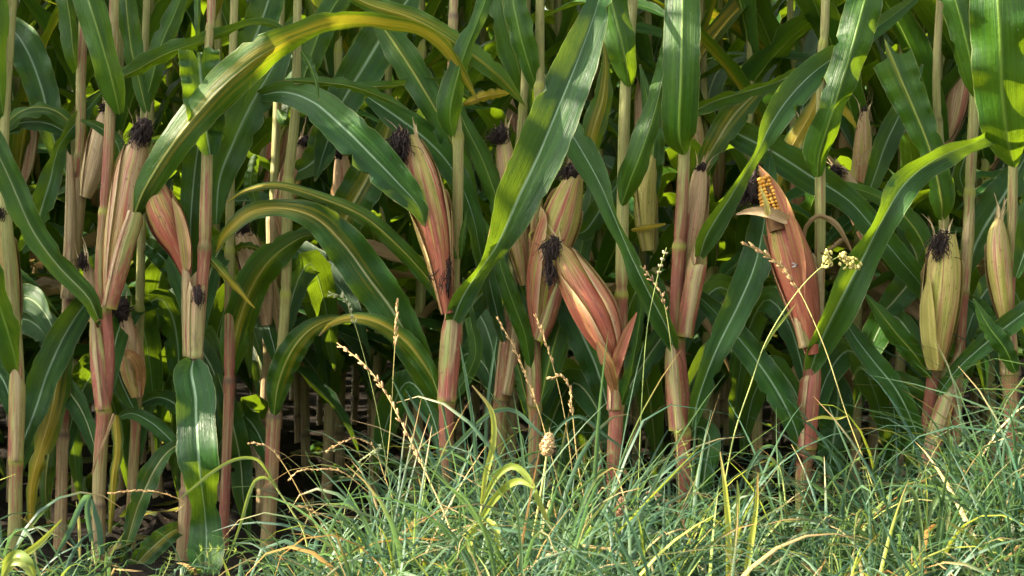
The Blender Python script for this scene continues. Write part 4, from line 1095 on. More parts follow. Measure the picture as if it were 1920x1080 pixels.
# ------------------------------------------------------------------ the rows behind
def proto(seed):
    """One field plant at the origin: its stalk, leaves and ear as arrays."""
    r = np.random.default_rng(seed)
    H = r.uniform(1.75, 2.05)
    n = 46
    z = np.linspace(-.02, H, n)
    C = np.stack([.02 * np.sin(1.6 * z + r.uniform(0, 6)), .02 * np.sin(1.4 * z + r.uniform(0, 6)), z], 1)
    C[:, :2] -= C[0, :2]
    rad = np.interp(z, [0, .5, 1.2, H], [.0125, .0110, .0085, .004])
    nodes = [.09]
    while nodes[-1] < H - .25:
        nodes.append(nodes[-1] + r.uniform(.13, .175))
    zz = np.unique(np.concatenate([z, np.array(nodes), np.array(nodes) - .007, np.array(nodes) + .007]))
    C = np.stack([np.interp(zz, z, C[:, k]) for k in range(3)], 1)
    rad = np.interp(zz, z, rad)
    st = Buf()
    pk = np.interp(zz, [0, .3, .6, 1], [.0, r.uniform(-.2, .3), r.uniform(-.2, .2), -.3])
    tn = np.interp(zz, [0, .35, .6, .9], [.7, r.uniform(.2, .6), r.uniform(.0, .3), .0])
    st.add(*stalk_buf(C, rad, nodes, pk, tn, r.uniform(), 8))
    for k in range(7):
        a = r.uniform(0, 6.28)
        e = r.uniform(.15, .6)
        pts = [C[-1] - [0, 0, .02 * k], C[-1] + np.array([math.cos(a) * e * .1, math.sin(a) * e * .1, .11 - .015 * k]),
               C[-1] + np.array([math.cos(a) * e * .3, math.sin(a) * e * .3, .2 - .025 * k])]
        st.add(*tube(spline(pts, 6), np.linspace(.0025, .0015, 6), 4, (0, 0, .4, 1)))
    leaves = []
    az = r.uniform(-.35, .35)
    for i, q in enumerate(nodes[1:]):
        k = np.argmin(np.abs(zz - q))
        a = az + math.pi * (i % 2) + r.uniform(-.4, .4)
        low = q < .55
        if q > 1.05:                                          # the upper blades spread across the furrows
            a += r.uniform(-1.2, 1.2)
        if q < .12:
            continue
        b = Buf()
        if .16 < q < .85:                                     # extra blade at the lower joints, added to block light in the gaps
            b2 = Buf()
            b2.add(*nat_leaf(C[k] - [0, 0, .03], a + r.uniform(1.2, 5), r.uniform(.45, .75), r.uniform(.06, .09), r.uniform(.3, .6), r.uniform(1.7, 2.8), seed * 70 + i,
                             yel=r.uniform(.0, .25), dry=0, fold=.4, bend=r.uniform(.7, 1.6), twist=r.uniform(-1, 1)))
            leaves.append(b2.arr())
        if low:
            dead = r.uniform() < .2
            b.add(*nat_leaf(C[k], a, r.uniform(.42, .7), r.uniform(.06, .085), r.uniform(.3, .6), r.uniform(1.7, 2.8), seed * 50 + i,
                            yel=r.uniform(.0, .3), dry=.8 if dead else r.uniform(0, .06), fold=.7 if dead else .4, bend=.7, twist=r.uniform(-1, 1)))
        else:
            b.add(*nat_leaf(C[k], a, r.uniform(.62, .88) * (1 if q < 1.15 else .78), r.uniform(.075, .1) * (1 if q < 1.3 else .8), r.uniform(.18, .45) * (1 if q < 1.15 else .7), r.uniform(1.1, 2.3 if q < 1.05 else 1.8), seed * 50 + i,
                            yel=max(0, r.normal(.10, .20)), fold=.38, bend=r.uniform(1.3, 2.6), twist=r.uniform(-1.2, 1.2), n=20, nc=7))
        leaves.append(b.arr())
    ear = None
    if seed % 4:
        q = nodes[4]
        k = np.argmin(np.abs(zz - q))
        a = r.uniform(0, 6.28)
        h = np.array([math.cos(a), math.sin(a), 0])
        pts = np.array([[*(C[k] + h * .012), .010], [*(C[k] + h * .03 + [0, 0, .06]), .025], [*(C[k] + h * .045 + [0, 0, .13]), .028],
                        [*(C[k] + h * .06 + [0, 0, .20]), .022], [*(C[k] + h * .07 + [0, 0, .25]), .010]])
        R = spline(pts, 22)
        b, sb = Buf(), Buf()
        ear_husk(b, R[:, :3], R[:, 3], r.uniform(.1, .5), r.uniform(.1, .7), seed * 7, nr=14, shells=2, tips=3)
        silk_buf(sb, R[-1, :3], .03, .035, seed, 12, .5)
        ear = (b.arr(), sb.arr())
    return st.arr(), leaves, ear


PROTO = [proto(300 + k) for k in range(9)]


def real_plant(pr, loc, rot, label, group):
    root = thing("maize_plant", loc, label, "maize plant", group)
    root.rotation_euler[2] = rot
    obj("stalk", pr[0], [M_STALK], root)
    for l in pr[1]:
        obj("leaf", l, [M_LEAF], root)
    if pr[2]:
        e = obj("ear", pr[2][0], [M_HUSK], root)
        obj("silk", pr[2][1], [M_SILK], e)
    return root


def dup(root, loc, rot, scale, label, group):
    r = root.copy()
    COL.objects.link(r)
    r.location, r.rotation_euler, r.scale = loc, (0, 0, rot), (scale,) * 3
    r["label"], r["group"] = label, group
    for ch in root.children:
        c = ch.copy()
        COL.objects.link(c)
        c.parent = r
        for g in ch.children:
            d = g.copy()
            COL.objects.link(d)
            d.parent = c
    return r


ROWN = {1: "second", 2: "third", 3: "fourth", 4: "fifth"}
rr = np.random.default_rng(21)
roots = [None] * len(PROTO)
ROWS = {1: .75, 2: 1.45, 3: 2.15, 4: 2.85}
for row, Y in ROWS.items():
    half = .96 * (D + Y) / D + .12
    x = -half + rr.uniform(0, .1)
    while x < half:
        k = int(rr.integers(len(PROTO)))
        yy = Y + rr.normal(0, .03)
        rot = (0 if rr.uniform() < .5 else math.pi) + rr.uniform(-.55, .55)
        lab = "shaded maize plant standing in the %s row from the field edge" % ROWN[row]
        grp = "maize plants of the %s row" % ROWN[row]
        sc = rr.uniform(.94, 1.08)
        loc = (x + rr.normal(0, .015), yy, float(0))
        if roots[k] is None:
            roots[k] = real_plant(PROTO[k], loc, rot, lab, grp)
            roots[k].scale = (sc,) * 3
        else:
            dup(roots[k], loc, rot, sc, lab, grp)
        x += rr.uniform(.09, .14)


def mass():
    B = Buf()
    r = np.random.default_rng(5)
    spots = []
    for row in range(0, 18):
        Y = .7 * row + (.05 if row else 0.02)
        half_in = .96 * (D + Y) / D + (.14 if row else .5) if row < 5 else 0
        half_out = half_in + 1.6 if row < 5 else .96 * (D + Y) / D + 1.2
        x = -half_out - (2.6 if row < 5 else 0)
        while x < half_out:
            if abs(x) > half_in:
                spots.append((x + r.normal(0, .015), Y + r.normal(0, .03)))
            x += r.uniform(.11, .16)
    for x, y in spots:
        st, lv, ear = PROTO[int(r.integers(len(PROTO)))]
        a = (0 if r.uniform() < .5 else math.pi) + r.uniform(-.6, .6)
        c, s, sc = math.cos(a), math.sin(a), r.uniform(.95, 1.1)
        Rm = np.array([[c, s, 0], [-s, c, 0], [0, 0, 1]]) * sc
        lst = [(st, 0)] + [(q, 1) for q in lv] + ([(ear[0], 2)] if ear and y < 5 else [])
        for (V, F, U, A, M), m in lst:
            B.add(V @ Rm + [x, y, 0], F, U, A, m)
    o = obj("maize_crop", B, [M_STALK, M_LEAF, M_HUSK])
    tag(o, "dense maize crop filling the field deep behind and beside the nearer rows", "maize crop", kind="stuff")


mass()


def litter():
    """Dead leaf scraps lying on the soil between the rows."""
    B = Buf()
    r = np.random.default_rng(9)
    for k in range(150):
        x, y = r.uniform(-1.9, 1.9), r.uniform(-.1, 2.6)
        a = r.uniform(0, 6.28)
        L = r.uniform(.06, .28)
        h = np.array([math.cos(a), math.sin(a), 0])
        z = float(ground_z(x, y)) + .012
        p = np.array([x, y, z])
        pts = [p, p + h * L * .4 + [0, 0, r.uniform(.0, .06)], p + h * L * .75 + [0, 0, r.uniform(.0, .05)], p + h * L + [r.normal(0, .03), r.normal(0, .03), .005]]
        R = spline(pts, 10)
        N = np.tile(norm(np.array([r.normal(0, .4), r.normal(0, .4), 1])), (10, 1))
        B.add(*ribbon(R, N, np.interp(np.linspace(0, 1, 10), [0, .3, 1], [.012, r.uniform(.02, .05), .004]), .5, .2, 2, .2, r.uniform(.25, .5), r.uniform(), 5, .6, .3, k, clasp=0))
    o = obj("leaf_litter", B, [M_LEAF])
    tag(o, "brown dead leaf scraps scattered on the soil between the maize stalks", "leaf litter", kind="stuff")


litter()
# ------------------------------------------------------------------ grass verge
def grass_height(x, y):
    """Blade length over the verge: short on the left, a thick tuft in the middle, tall on the right."""
    xs = [-1.4, -1.0, -.78, -.55, -.40, -.25, 0, .25, .45, .65, .85, 1.05, 1.4]
    hs = [.20, .19, .14, .06, .07, .19, .27, .25, .19, .20, .26, .31, .33]
    h = np.interp(x, xs, hs)
    front = np.clip((-.55 - y) / .5, 0, 1)
    return h * (1 - .25 * front)


def grass(n, seed, yelp, dryp, wlo, whi, ylo, yhi, hmul, name, label, dens=None):
    r = np.random.default_rng(seed)
    x = r.uniform(-1.25, 1.3, n)
    y = r.uniform(ylo, yhi, n)
    if dens is not None:
        keep = r.uniform(0, 1, n) < dens(x, y)
        x, y = x[keep], y[keep]
        n = len(x)
    # tufts: pull blades towards random centres
    tc = np.stack([r.uniform(-1.3, 1.35, 260), r.uniform(ylo, yhi, 260)], 1)
    th = r.uniform(.7, 1.55, 260)
    tj = np.zeros(n, int)
    for i0 in range(0, n, 2000):
        q = np.stack([x[i0:i0 + 2000], y[i0:i0 + 2000]], 1)
        d = ((q[:, None] - tc[None]) ** 2).sum(-1)
        j = d.argmin(1)
        tj[i0:i0 + 2000] = j
        f = r.uniform(.45, .93, len(q))[:, None]
        q = q * (1 - f) + tc[j] * f
        x[i0:i0 + 2000], y[i0:i0 + 2000] = q[:, 0], q[:, 1]
    L = grass_height(x, y) * hmul * r.uniform(.55, 1.35, n) * th[tj]
    az = r.uniform(0, 6.283, n)
    m = 9
    s = np.linspace(0, 1, m)
    th0 = r.uniform(.05, 1.0, n)
    th1 = th0 + r.gamma(3.2, .52, n)
    kink = r.uniform(0, 1, n) < .12
    ks = r.uniform(.35, .7, n)
    th = th0[:, None] + (th1 - th0)[:, None] * s[None] ** r.uniform(.9, 2.4, n)[:, None]
    th = np.where(kink[:, None] & (s[None] > ks[:, None]), th + 1.1, th)
    a = az[:, None] + r.normal(0, .5, n)[:, None] * s[None]
    T = np.stack([np.sin(th) * np.cos(a), np.sin(th) * np.sin(a), np.cos(th)], -1)
    C = np.zeros((n, m, 3))
    C[:, 1:] = np.cumsum((T[:, 1:] + T[:, :-1]) / 2, 1) * (L / (m - 1))[:, None, None]
    C += np.stack([x, y, ground_z(x, y)], -1)[:, None]
    gz = ground_z(C[..., 0], C[..., 1]) + .006
    C[..., 2] = np.maximum(C[..., 2], gz + r.uniform(0, .03, n)[:, None] * (s[None] > 0))
    w = r.uniform(wlo, whi, n)[:, None] * np.clip(np.minimum(.7 + 1.2 * s, 1.25 - (1.25 * s ** 2.2)), .05, 1)[None]
    Lx = np.stack([-np.sin(a), np.cos(a), np.zeros_like(a)], -1)
    tw = (r.normal(0, .35, n)[:, None] + r.normal(0, .7, n)[:, None] * s[None])[..., None]
    Nn = np.cross(Lx, T)
    Lx = Lx * np.cos(tw) + Nn * np.sin(tw)
    u = np.array([-.5, 0, .5])
    V = C[:, :, None] + Lx[:, :, None] * (w[..., None] * u)[..., None]
    V = V - (np.cross(Lx, T))[:, :, None] * (np.array([0, 1, 0])[None, None] * w[..., None] * .22)[..., None]
    base = grid_faces(m, 3)
    F = (base[None] + (np.arange(n) * m * 3)[:, None, None]).reshape(-1, 4)
    U = np.broadcast_to(np.stack(np.meshgrid(s, u + .5, indexing='ij')[::-1], -1)[None], (n, m, 3, 2)).reshape(-1, 2)
    A = np.zeros((n, m, 3, 4))
    isy = r.uniform(0, 1, n) < yelp
    isd = r.uniform(0, 1, n) < dryp
    A[..., 0] = (np.where(isy, r.uniform(.4, 1, n), r.uniform(0, .12, n)))[:, None, None]
    A[..., 1] = (np.where(isd, r.uniform(.7, 1, n), 0))[:, None, None] + (np.where(r.uniform(0, 1, n) < .2, .9, 0))[:, None, None] * np.clip((s - .7) / .3, 0, 1)[None, :, None]
    A[..., 2] = r.uniform(0, 1, n)[:, None, None]
    o = obj(name, (V.reshape(-1, 3), F, U, A.reshape(-1, 4), np.zeros(len(F))), [M_GRASS])
    tag(o, label, "grass", kind="stuff")


def dens_main(x, y):
    q = np.interp(x, [-1.2, -.95, -.8, -.5, -.38, -.25, 1.2], [.75, .65, .4, .22, .5, 1, 1])
    fall = np.clip((.07 - y) / .16 + .15, 0, 1)
    fall = np.where(x < -.4, np.clip((-.08 - y) / .25, 0, 1), fall)
    return q * fall


grass(10500, 1, .05, .03, .0032, .0080, -1.15, .10, 1.0, "grass", "tangled blue-green grass of the verge along the field edge", dens_main)
grass(1100, 2, .6, .30, .0026, .0062, -1.2, -.62, .8, "dry_grass", "yellow and straw coloured grass mixed through the near verge", lambda x, y: np.interp(x, [-1.2, -.6, -.1, .3, .5, 1.2], [.35, .3, .45, .7, 1, 1]))


def buf_stem(pts, r0, r1, att, n=40, nr=6, B=None):
    B = B or Buf()
    R = spline([P(x, y, d) for x, y, d in pts], n)
    B.add(*tube(R, np.linspace(r0, r1, n), nr, att))
    return B, R


def blade(B, pts, w, yel=0., dry=0., rnd=.5, n=22, fold=.35, tip=0.):
    """pts (x, y, depth); w the widths along it in mm."""
    R = spline([[*P(x, y, d), ww / 1000] for (x, y, d), ww in zip(pts, w)], n)
    T = tangents(R)
    F = CAM - R[:, :3]
    F = norm(F - (F * T).sum(1, keepdims=True) * T)
    V, Fc, U, A = ribbon(R[:, :3], F, R[:, 3], fold, .04, 3, 0, 0, rnd, 5, 0, 0, int(rnd * 1e6), clasp=0, torn=0)
    s = np.repeat(np.linspace(0, 1, n), 5)
    A[:, 0] = yel
    A[:, 1] = dry + tip * np.clip((s - .72) / .28, 0, 1)
    B.add(V, Fc, U, A)
    return B


def spikelets(B, R, i0, i1, k, size, seed, spread=.5, slim=.34):
    """k seed grains set along the part i0..i1 (0..1) of the stem curve R."""
    r = np.random.default_rng(seed)
    T = tangents(R)
    for q in np.linspace(i0, i1, k):
        i = int(q * (len(R) - 1))
        a = r.uniform(0, 6.28)
        side = norm(np.cross(T[i], [0, 1, 0])) * math.cos(a) + np.array([0, -1, 0]) * math.sin(a)
        d = norm(T[i] + side * spread * r.uniform(.5, 1.3))
        L = size * r.uniform(.75, 1.25)
        B.add(*blob(R[i] + d * L * .45 + side * size * .12, L * slim * .5, L * slim * .5, L * .55, seed + int(q * 999), .1, 6, 6, axis=d))


def grass_thing(name, base, label, cat, parts):
    root = thing(name, base, label, cat)
    made = {}
    for nm, B, m in parts:
        obj(nm, B, [m], root, base)
    return root


def seeded(label, pts, r0, r1, att, i0, i1, k, size, seed, spread=.5, slim=.34, seedmat=None, blades=(), name="grass_seed_stalk"):
    B, R = buf_stem(pts, r0 * .78, r1 * .78, att)
    Sb = Buf()
    spikelets(Sb, R, i0, i1, k, size, seed, spread, slim)
    parts = [("stem", B, M_STEM), ("seed_head", Sb, seedmat or M_SEED)]
    for b in blades:
        parts.append(("blade", blade(Buf(), *b[:2], **b[2]), M_GRASS))
    base = R[0].copy()
    base[2] = float(ground_z(base[0], base[1]))
    return grass_thing(name, base, label, "grass stalk", parts)


GOLD = (1, .75, .4, 0)
seeded("golden orange seed stalk leaning over the grass in front of the reddish sheath", [(890, 1140, -.5), (866, 1060, -.5), (836, 970, -.48), (800, 890, -.45), (762, 810, -.42), (722, 735, -.4), (685, 685, -.38), (632, 643, -.35)], .0019, .0011, GOLD, .50, .99, 50, .0092, 31, .38, .36)
seeded("thin orange seed spike standing in front of the pink lower sheaths", [(1060, 960, -.2), (1035, 860, -.2), (1010, 770, -.2), (985, 700, -.2), (958, 640, -.2), (930, 594, -.2)], .0012, .0007, (1, .6, .3, 0), .55, .99, 30, .009, 32, .3, .3)
seeded("thin straw seed spike between the crossed ears and the seed spike beside it", [(1075, 900, -.2), (1062, 800, -.2), (1046, 720, -.2), (1026, 650, -.2), (1004, 588, -.2)], .0012, .0007, (1, .5, .5, 0), .7, .99, 22, .009, 33, .3, .3)
seeded("short drooping orange seed spike just above the grass near the tan plantain head", [(1110, 1000, -.3), (1085, 880, -.3), (1072, 760, -.3), (1066, 720, -.3), (1050, 706, -.3), (1026, 710, -.3)], .0013, .0008, (.8, .6, .3, 0), .7, .99, 26, .009, 34, .35, .36)
seeded("slim pale seed spike rising before the dark leaf with a tan tip", [(722, 900, -.2), (732, 800, -.2), (738, 690, -.2), (742, 630, -.2), (747, 560, -.2)], .0012, .0006, (.3, .4, .5, 0), .75, .99, 18, .010, 35, .3, .3)
seeded("pale green panicle drooping beside the blue-green leaf with a yellow tip", [(735, 930, -.15), (705, 760, -.15), (675, 640, -.15), (655, 580, -.15), (640, 555, -.15), (612, 552, -.15)], .0010, .0006, (.1, .1, .5, 0), .8, .99, 24, .009, 36, 1.0, .3, plain("pale_seed", (.17, .19, .09), (.30, .30, .16), 300, .8))
seeded("straw seed spike with loose spikelets crossing the big red-orange ear", [(1660, 980, -.25), (1626, 880, -.25), (1585, 770, -.24), (1553, 670, -.23), (1525, 600, -.22), (1498, 545, -.2), (1466, 500, -.2), (1428, 474, -.2), (1388, 454, -.2)], .0014, .0008, (.6, .3, .5, 0), .76, .99, 26, .0135, 37, .35, .30,
       blades=[([(1588, 780, -.24), (1568, 785, -.24), (1540, 782, -.24), (1512, 790, -.24)], [2, 5, 5, 1], dict(yel=1, dry=.1, rnd=.7, tip=.8))])
# the pale branching head: buckwheat-like clusters on a bent stem
B, R = buf_stem([(1360, 900, -.22), (1378, 810, -.22), (1408, 720, -.22), (1432, 650, -.22), (1465, 590, -.22), (1505, 535, -.22), (1545, 497, -.22), (1575, 480, -.22)], .0012, .0009, (.3, 0, .5, 0))
Sb = Buf()
rg = np.random.default_rng(41)
for cx, cy, rx, ry, k in ((1552, 488, 9, 14, 26), (1578, 482, 8, 6, 12), (1592, 490, 13, 10, 30), (1604, 498, 8, 8, 14)):
    for i in range(k):
        Sb.add(*blob(P(cx + rg.normal(0, rx * .6), cy + rg.normal(0, ry * .6), -.22 + rg.normal(0, .006)), .0026, .0026, .0042, 400 + i, .15, 6, 5, axis=rg.normal(0, 1, 3)))
Bb = blade(Buf(), [(1432, 655, -.22), (1452, 620, -.22), (1480, 585, -.22), (1492, 570, -.22)], [2, 5, 4, 1], yel=.8, dry=.0, rnd=.3, tip=.9)
base = R[0].copy()
base[2] = float(ground_z(base[0], base[1]))
grass_thing("weed_stalk", base, "tall weed stem ending in pale yellow seed clusters beside the big red-orange ear", "weed",
            [("stem", B, M_STEM), ("seed_head", Sb, plain("pale_cluster", (.34, .30, .07), (.54, .46, .16), 250, .8)), ("blade", Bb, M_GRASS)])
# small pale cat-tail head
seeded("thin green grass stalk with a pale fluffy head before the tan papery ear", [(1195, 960, -.2), (1203, 760, -.2), (1213, 620, -.2), (1228, 540, -.2), (1238, 500, -.2), (1250, 464, -.2)], .0011, .0008, (.1, 0, .5, 0), .90, .99, 44, .0055, 38, 1.0, .6, plain("fluffy_seed", (.26, .22, .11), (.42, .37, .22), 250, .85))
seeded("thin dark grass stalk with a withered seed head beside the tan papery ear", [(1275, 960, -.15), (1268, 800, -.15), (1258, 650, -.15), (1243, 560, -.15), (1220, 520, -.15), (1200, 498, -.15)], .0010, .0006, (.1, .2, .5, 0), .82, .99, 20, .009, 39, .8, .3, M_DARKSEED)
seeded("straw grass stalk bowed low over the grass beside the brown plantain head", [(1330, 1130, -.5), (1308, 1060, -.5), (1288, 1000, -.5), (1268, 962, -.5), (1246, 936, -.5), (1214, 922, -.5)], .0016, .0012, (1, .8, .4, 0), .6, .99, 40, .008, 40, .3, .4)
seeded("pale green seed tassel nodding over the left part of the grass", [(640, 990, -.3), (660, 900, -.3), (690, 860, -.3), (715, 838, -.3), (698, 848, -.3), (672, 868, -.3)], .0010, .0007, (.1, .2, .4, 0), .68, .99, 26, .0062, 42, .6, .32, plain("green_seed", (.15, .18, .08), (.26, .28, .15), 300, .8))
seeded("tan seed spike lying nearly level before the dark gaps between beige stalks", [(760, 1000, -.25), (720, 890, -.25), (700, 838, -.25), (668, 822, -.25), (636, 832, -.25), (610, 848, -.25)], .0010, .0007, (.8, .7, .3, 0), .6, .99, 26, .0058, 43, .35, .34)
seeded("long tan seed spike stretched across the dark gap beside the hanging leaf", [(700, 930, -.3), (640, 884, -.3), (600, 880, -.3), (560, 884, -.3), (540, 900, -.3)], .0011, .0008, (.9, .7, .3, 0), .4, .99, 30, .0062, 44, .3, .32)
seeded("bent straw spike above the hooked grass blade by the hanging leaf", [(600, 1000, -.35), (560, 920, -.35), (530, 868, -.35), (505, 840, -.35), (482, 832, -.35), (464, 832, -.35)], .0012, .0008, (.8, .6, .4, 0), .7, .99, 22, .006, 45, .3, .34)
seeded("thin orange seed spike level across the lower part of the hanging leaf", [(330, 960, -.25), (345, 942, -.25), (300, 924, -.25), (255, 920, -.25), (225, 922, -.25), (204, 926, -.25)], .0009, .0006, (1, .8, .4, 0), .3, .99, 28, .006, 46, .3, .3)
seeded("short orange seed spike level behind the hooked grass blade", [(640, 980, -.3), (600, 964, -.3), (570, 952, -.3), (545, 946, -.3)], .0010, .0007, (1, .85, .3, 0), .4, .99, 18, .006, 47, .3, .34)
seeded("thin spike of pale seeds beside the kinked pale blades near the right edge", [(1905, 1100, -.6), (1903, 1050, -.6), (1900, 1010, -.6), (1898, 985, -.6)], .0012, .0010, (.5, .1, .5, 0), .3, .99, 40, .006, 48, .35, .4, plain("pale_green_seed", (.44, .46, .28), (.60, .60, .40), 300, .8))


# plantain heads
def plantain(label, pts, r, head, mat, seed, att):
    B, R = buf_stem(pts, r, r * .8, att)
    x, y, w, h, d = head
    k = (D + d) / D / 1000
    top = P(x, y, d)
    ax = norm(R[-1] - R[-6])
    Hb = Buf()
    rg = np.random.default_rng(seed)
    Hb.add(*blob(top, w * k * .42, w * k * .42, h * k * .48, seed, .04, 12, 9, axis=ax))
    X = norm(np.cross(ax, [0, 1, 0]))
    Y = np.cross(ax, X)
    for i in range(190):
        t = rg.uniform(-1, 1)
        a = rg.uniform(0, 6.28)
        rad = math.sqrt(max(0, 1 - t * t)) * (1.1 if t < 0 else .9)
        nrm_ = math.cos(a) * X + math.sin(a) * Y
        c = top + ax * t * h * k * .5 + nrm_ * rad * w * k * .45
        dd = norm(nrm_ * (rad + .1) + ax * (.5 + .6 * t))
        Hb.add(*blob(c, .0011, .0011, rg.uniform(.0022, .0036), 900 + i, .1, 5, 4, axis=dd))
    base = R[0].copy()
    base[2] = float(ground_z(base[0], base[1]))
    grass_thing("plantain", base, label, "plantain", [("stem", B, M_STEM), ("seed_head", Hb, mat)])


plantain("plantain with a tan fluffy cone head on a pale green stalk", [(975, 1130, -.55), (992, 1040, -.55), (1008, 960, -.55), (1020, 890, -.55), (1025, 856, -.55)], .0021, (1027, 834, 26, 42, -.55), plain("plantain_head", (.32, .20, .085), (.48, .34, .17), 300, .9), 51, (.55, .0, .4, 0))
plantain("plantain with a dark brown dead head on a straw coloured stalk", [(1122, 1130, -.6), (1138, 1060, -.6), (1150, 1010, -.6), (1158, 972, -.6)], .0017, (1165, 952, 20, 38, -.6), M_DARKSEED, 52, (1, .55, .6, 0))


# single leafy grasses that stand out of the tangle
def leafy(label, stem_pts, r, att, blades, name="grass_plant", lab_cat="grass plant"):
    parts = []
    B, R = buf_stem(stem_pts, r, r * .7, att)
    parts.append(("stem", B, M_STEM))
    for pts, w, kw in blades:
        parts.append(("blade", blade(Buf(), pts, w, **kw), M_GRASS))
    base = R[0].copy()
    base[2] = float(ground_z(base[0], base[1]))
    return grass_thing(name, base, label, lab_cat, parts)


leafy("pale yellow-green grass plant with broad arching blades standing before the tangled verge", [(868, 1130, -.62), (880, 1050, -.62), (893, 990, -.62), (905, 945, -.62)], .0022, (.7, 0, .5, 0), [
    ([(903, 945, -.62), (911, 890, -.62), (925, 830, -.62), (921, 770, -.62), (885, 722, -.62)], [5, 9, 9, 7, 1], dict(yel=.75, rnd=.6, dry=.05, tip=.75)),
    ([(905, 944, -.62), (930, 895, -.63), (960, 874, -.64), (985, 890, -.65), (1008, 935, -.66), (1030, 985, -.66), (1042, 1005, -.66)], [5, 9, 10, 10, 9, 5, 1], dict(yel=.7, rnd=.4, tip=.5)),
    ([(896, 985, -.62), (920, 945, -.64), (950, 912, -.66), (975, 902, -.68), (1000, 915, -.69)], [5, 10, 11, 9, 2], dict(yel=.7, rnd=.5)),
    ([(896, 980, -.62), (880, 1010, -.66), (873, 1060, -.68), (868, 1120, -.68)], [6, 11, 11, 5], dict(yel=.72, rnd=.55)),
    ([(912, 972, -.62), (930, 990, -.65), (934, 1040, -.66), (939, 1090, -.66)], [4, 8, 8, 2], dict(yel=.9, rnd=.5, tip=.5)),
    ([(893, 975, -.61), (870, 1000, -.6), (845, 1020, -.6)], [3, 4, 1], dict(yel=.8, rnd=.9, dry=.3)),
])
leafy("hooked yellow-green grass blade arching in front of the hanging leaf", [(586, 1080, -.4), (570, 1000, -.4), (545, 955, -.4), (518, 915, -.4)], .0018, (.3, 0, .5, 0), [
    ([(518, 915, -.4), (500, 882, -.4), (478, 860, -.41), (440, 862, -.42), (400, 884, -.43), (360, 916, -.44), (338, 934, -.44)], [4, 4.5, 5, 5.5, 5, 4, 1], dict(yel=.5, rnd=.4)),
    ([(519, 913, -.4), (500, 896, -.4), (480, 900, -.41), (466, 930, -.42), (452, 980, -.42), (424, 1056, -.42)], [4, 5, 5.5, 6, 5, 1], dict(yel=.45, rnd=.5)),
])
leafy("bright yellow-green bent blade at the picture's lower corner beside the bluish grass", [(0, 1110, -.7), (4, 1085, -.7), (10, 1070, -.7)], .0025, (.6, 0, .5, 0), [
    ([(6, 1080, -.7), (35, 1048, -.7), (75, 1018, -.7), (116, 974, -.7)], [6, 9, 9, 1.5], dict(yel=.85, rnd=.6)),
    ([(6, 1082, -.7), (14, 1050, -.7), (34, 1038, -.71), (56, 1056, -.72), (64, 1090, -.72)], [7, 11, 12, 11, 5], dict(yel=.62, rnd=.3)),
    ([(4, 1085, -.72), (20, 1056, -.73), (44, 1060, -.74), (70, 1100, -.74)], [6, 9, 9, 4], dict(yel=.5, rnd=.8)),
])
leafy("upright straw blade with an orange point in the yellowish near grass", [(1368, 1140, -.7), (1366, 1080, -.7)], .0022, (.8, 0, .5, 0), [
    ([(1366, 1090, -.7), (1366, 1000, -.7), (1360, 920, -.7), (1350, 848, -.7)], [8, 9, 7, 1.5], dict(yel=.85, rnd=.9, tip=.6)),
    ([(1370, 1090, -.7), (1380, 1000, -.7), (1384, 930, -.7), (1382, 900, -.7)], [5, 6, 5, 1], dict(yel=.6, rnd=.7)),
])
leafy("upright orange dead blade beside the straw blade with the orange point", [(1396, 1140, -.72), (1398, 1080, -.72)], .0020, (1, .5, .5, 0), [
    ([(1397, 1090, -.72), (1408, 1020, -.72), (1418, 950, -.72), (1421, 886, -.72)], [9, 9, 6, 1], dict(yel=1., dry=.15, rnd=.2, tip=1.)),
])
leafy("long pale blade slanting down through the tall grass to the lower right corner", [(1905, 1140, -.62), (1895, 1100, -.62)], .0018, (.5, 0, .5, 0), [
    ([(1898, 1100, -.62), (1860, 1040, -.62), (1812, 1002, -.62), (1762, 968, -.62)], [6, 7, 6, 1], dict(yel=.55, rnd=.8, tip=.4)),
])
leafy("blue-green grass plant with a kinked blade folded over a pale tip", [(1728, 1110, -.5), (1732, 1040, -.5), (1734, 1000, -.5)], .0018, (.2, 0, .5, 0), [
    ([(1734, 1005, -.5), (1744, 960, -.5), (1766, 926, -.51), (1778, 950, -.52), (1774, 1002, -.52)], [6, 9, 9, 9, 2], dict(yel=.2, rnd=.6, tip=.2)),
    ([(1730, 1010, -.5), (1722, 960, -.5), (1712, 922, -.5), (1695, 925, -.5), (1688, 1010, -.5)], [5, 8, 8, 8, 2], dict(yel=.25, rnd=.4)),
    ([(1735, 1005, -.5), (1738, 940, -.5), (1734, 870, -.5)], [3, 3, 1], dict(yel=.7, rnd=.6)),
])
leafy("tall bluish grass plant bowed in a long curve before the red sheath", [(1600, 1010, -.25), (1585, 950, -.25), (1560, 900, -.25)], .0018, (.1, 0, .5, 0), [
    ([(1585, 955, -.25), (1565, 905, -.25), (1545, 864, -.25), (1520, 858, -.26), (1500, 872, -.26)], [4, 7, 7, 5, 1], dict(yel=.05, rnd=.9)),
    ([(1600, 985, -.25), (1560, 935, -.25), (1520, 905, -.26), (1500, 902, -.26)], [4, 7, 6, 1], dict(yel=.05, rnd=.6)),
])
leafy("tall bluish grass plant with a looping blade before the dark gap between stalks", [(1475, 960, -.3), (1468, 900, -.3), (1460, 870, -.3)], .0018, (.1, 0, .5, 0), [
    ([(1468, 900, -.3), (1464, 860, -.3), (1450, 838, -.3), (1428, 842, -.31), (1404, 880, -.31), (1395, 930, -.31)], [5, 7, 7, 6, 5, 1], dict(yel=.05, rnd=.7)),
    ([(1466, 905, -.3), (1452, 865, -.3), (1425, 858, -.31), (1400, 890, -.31)], [4, 6, 6, 1], dict(yel=.1, rnd=.5)),
])
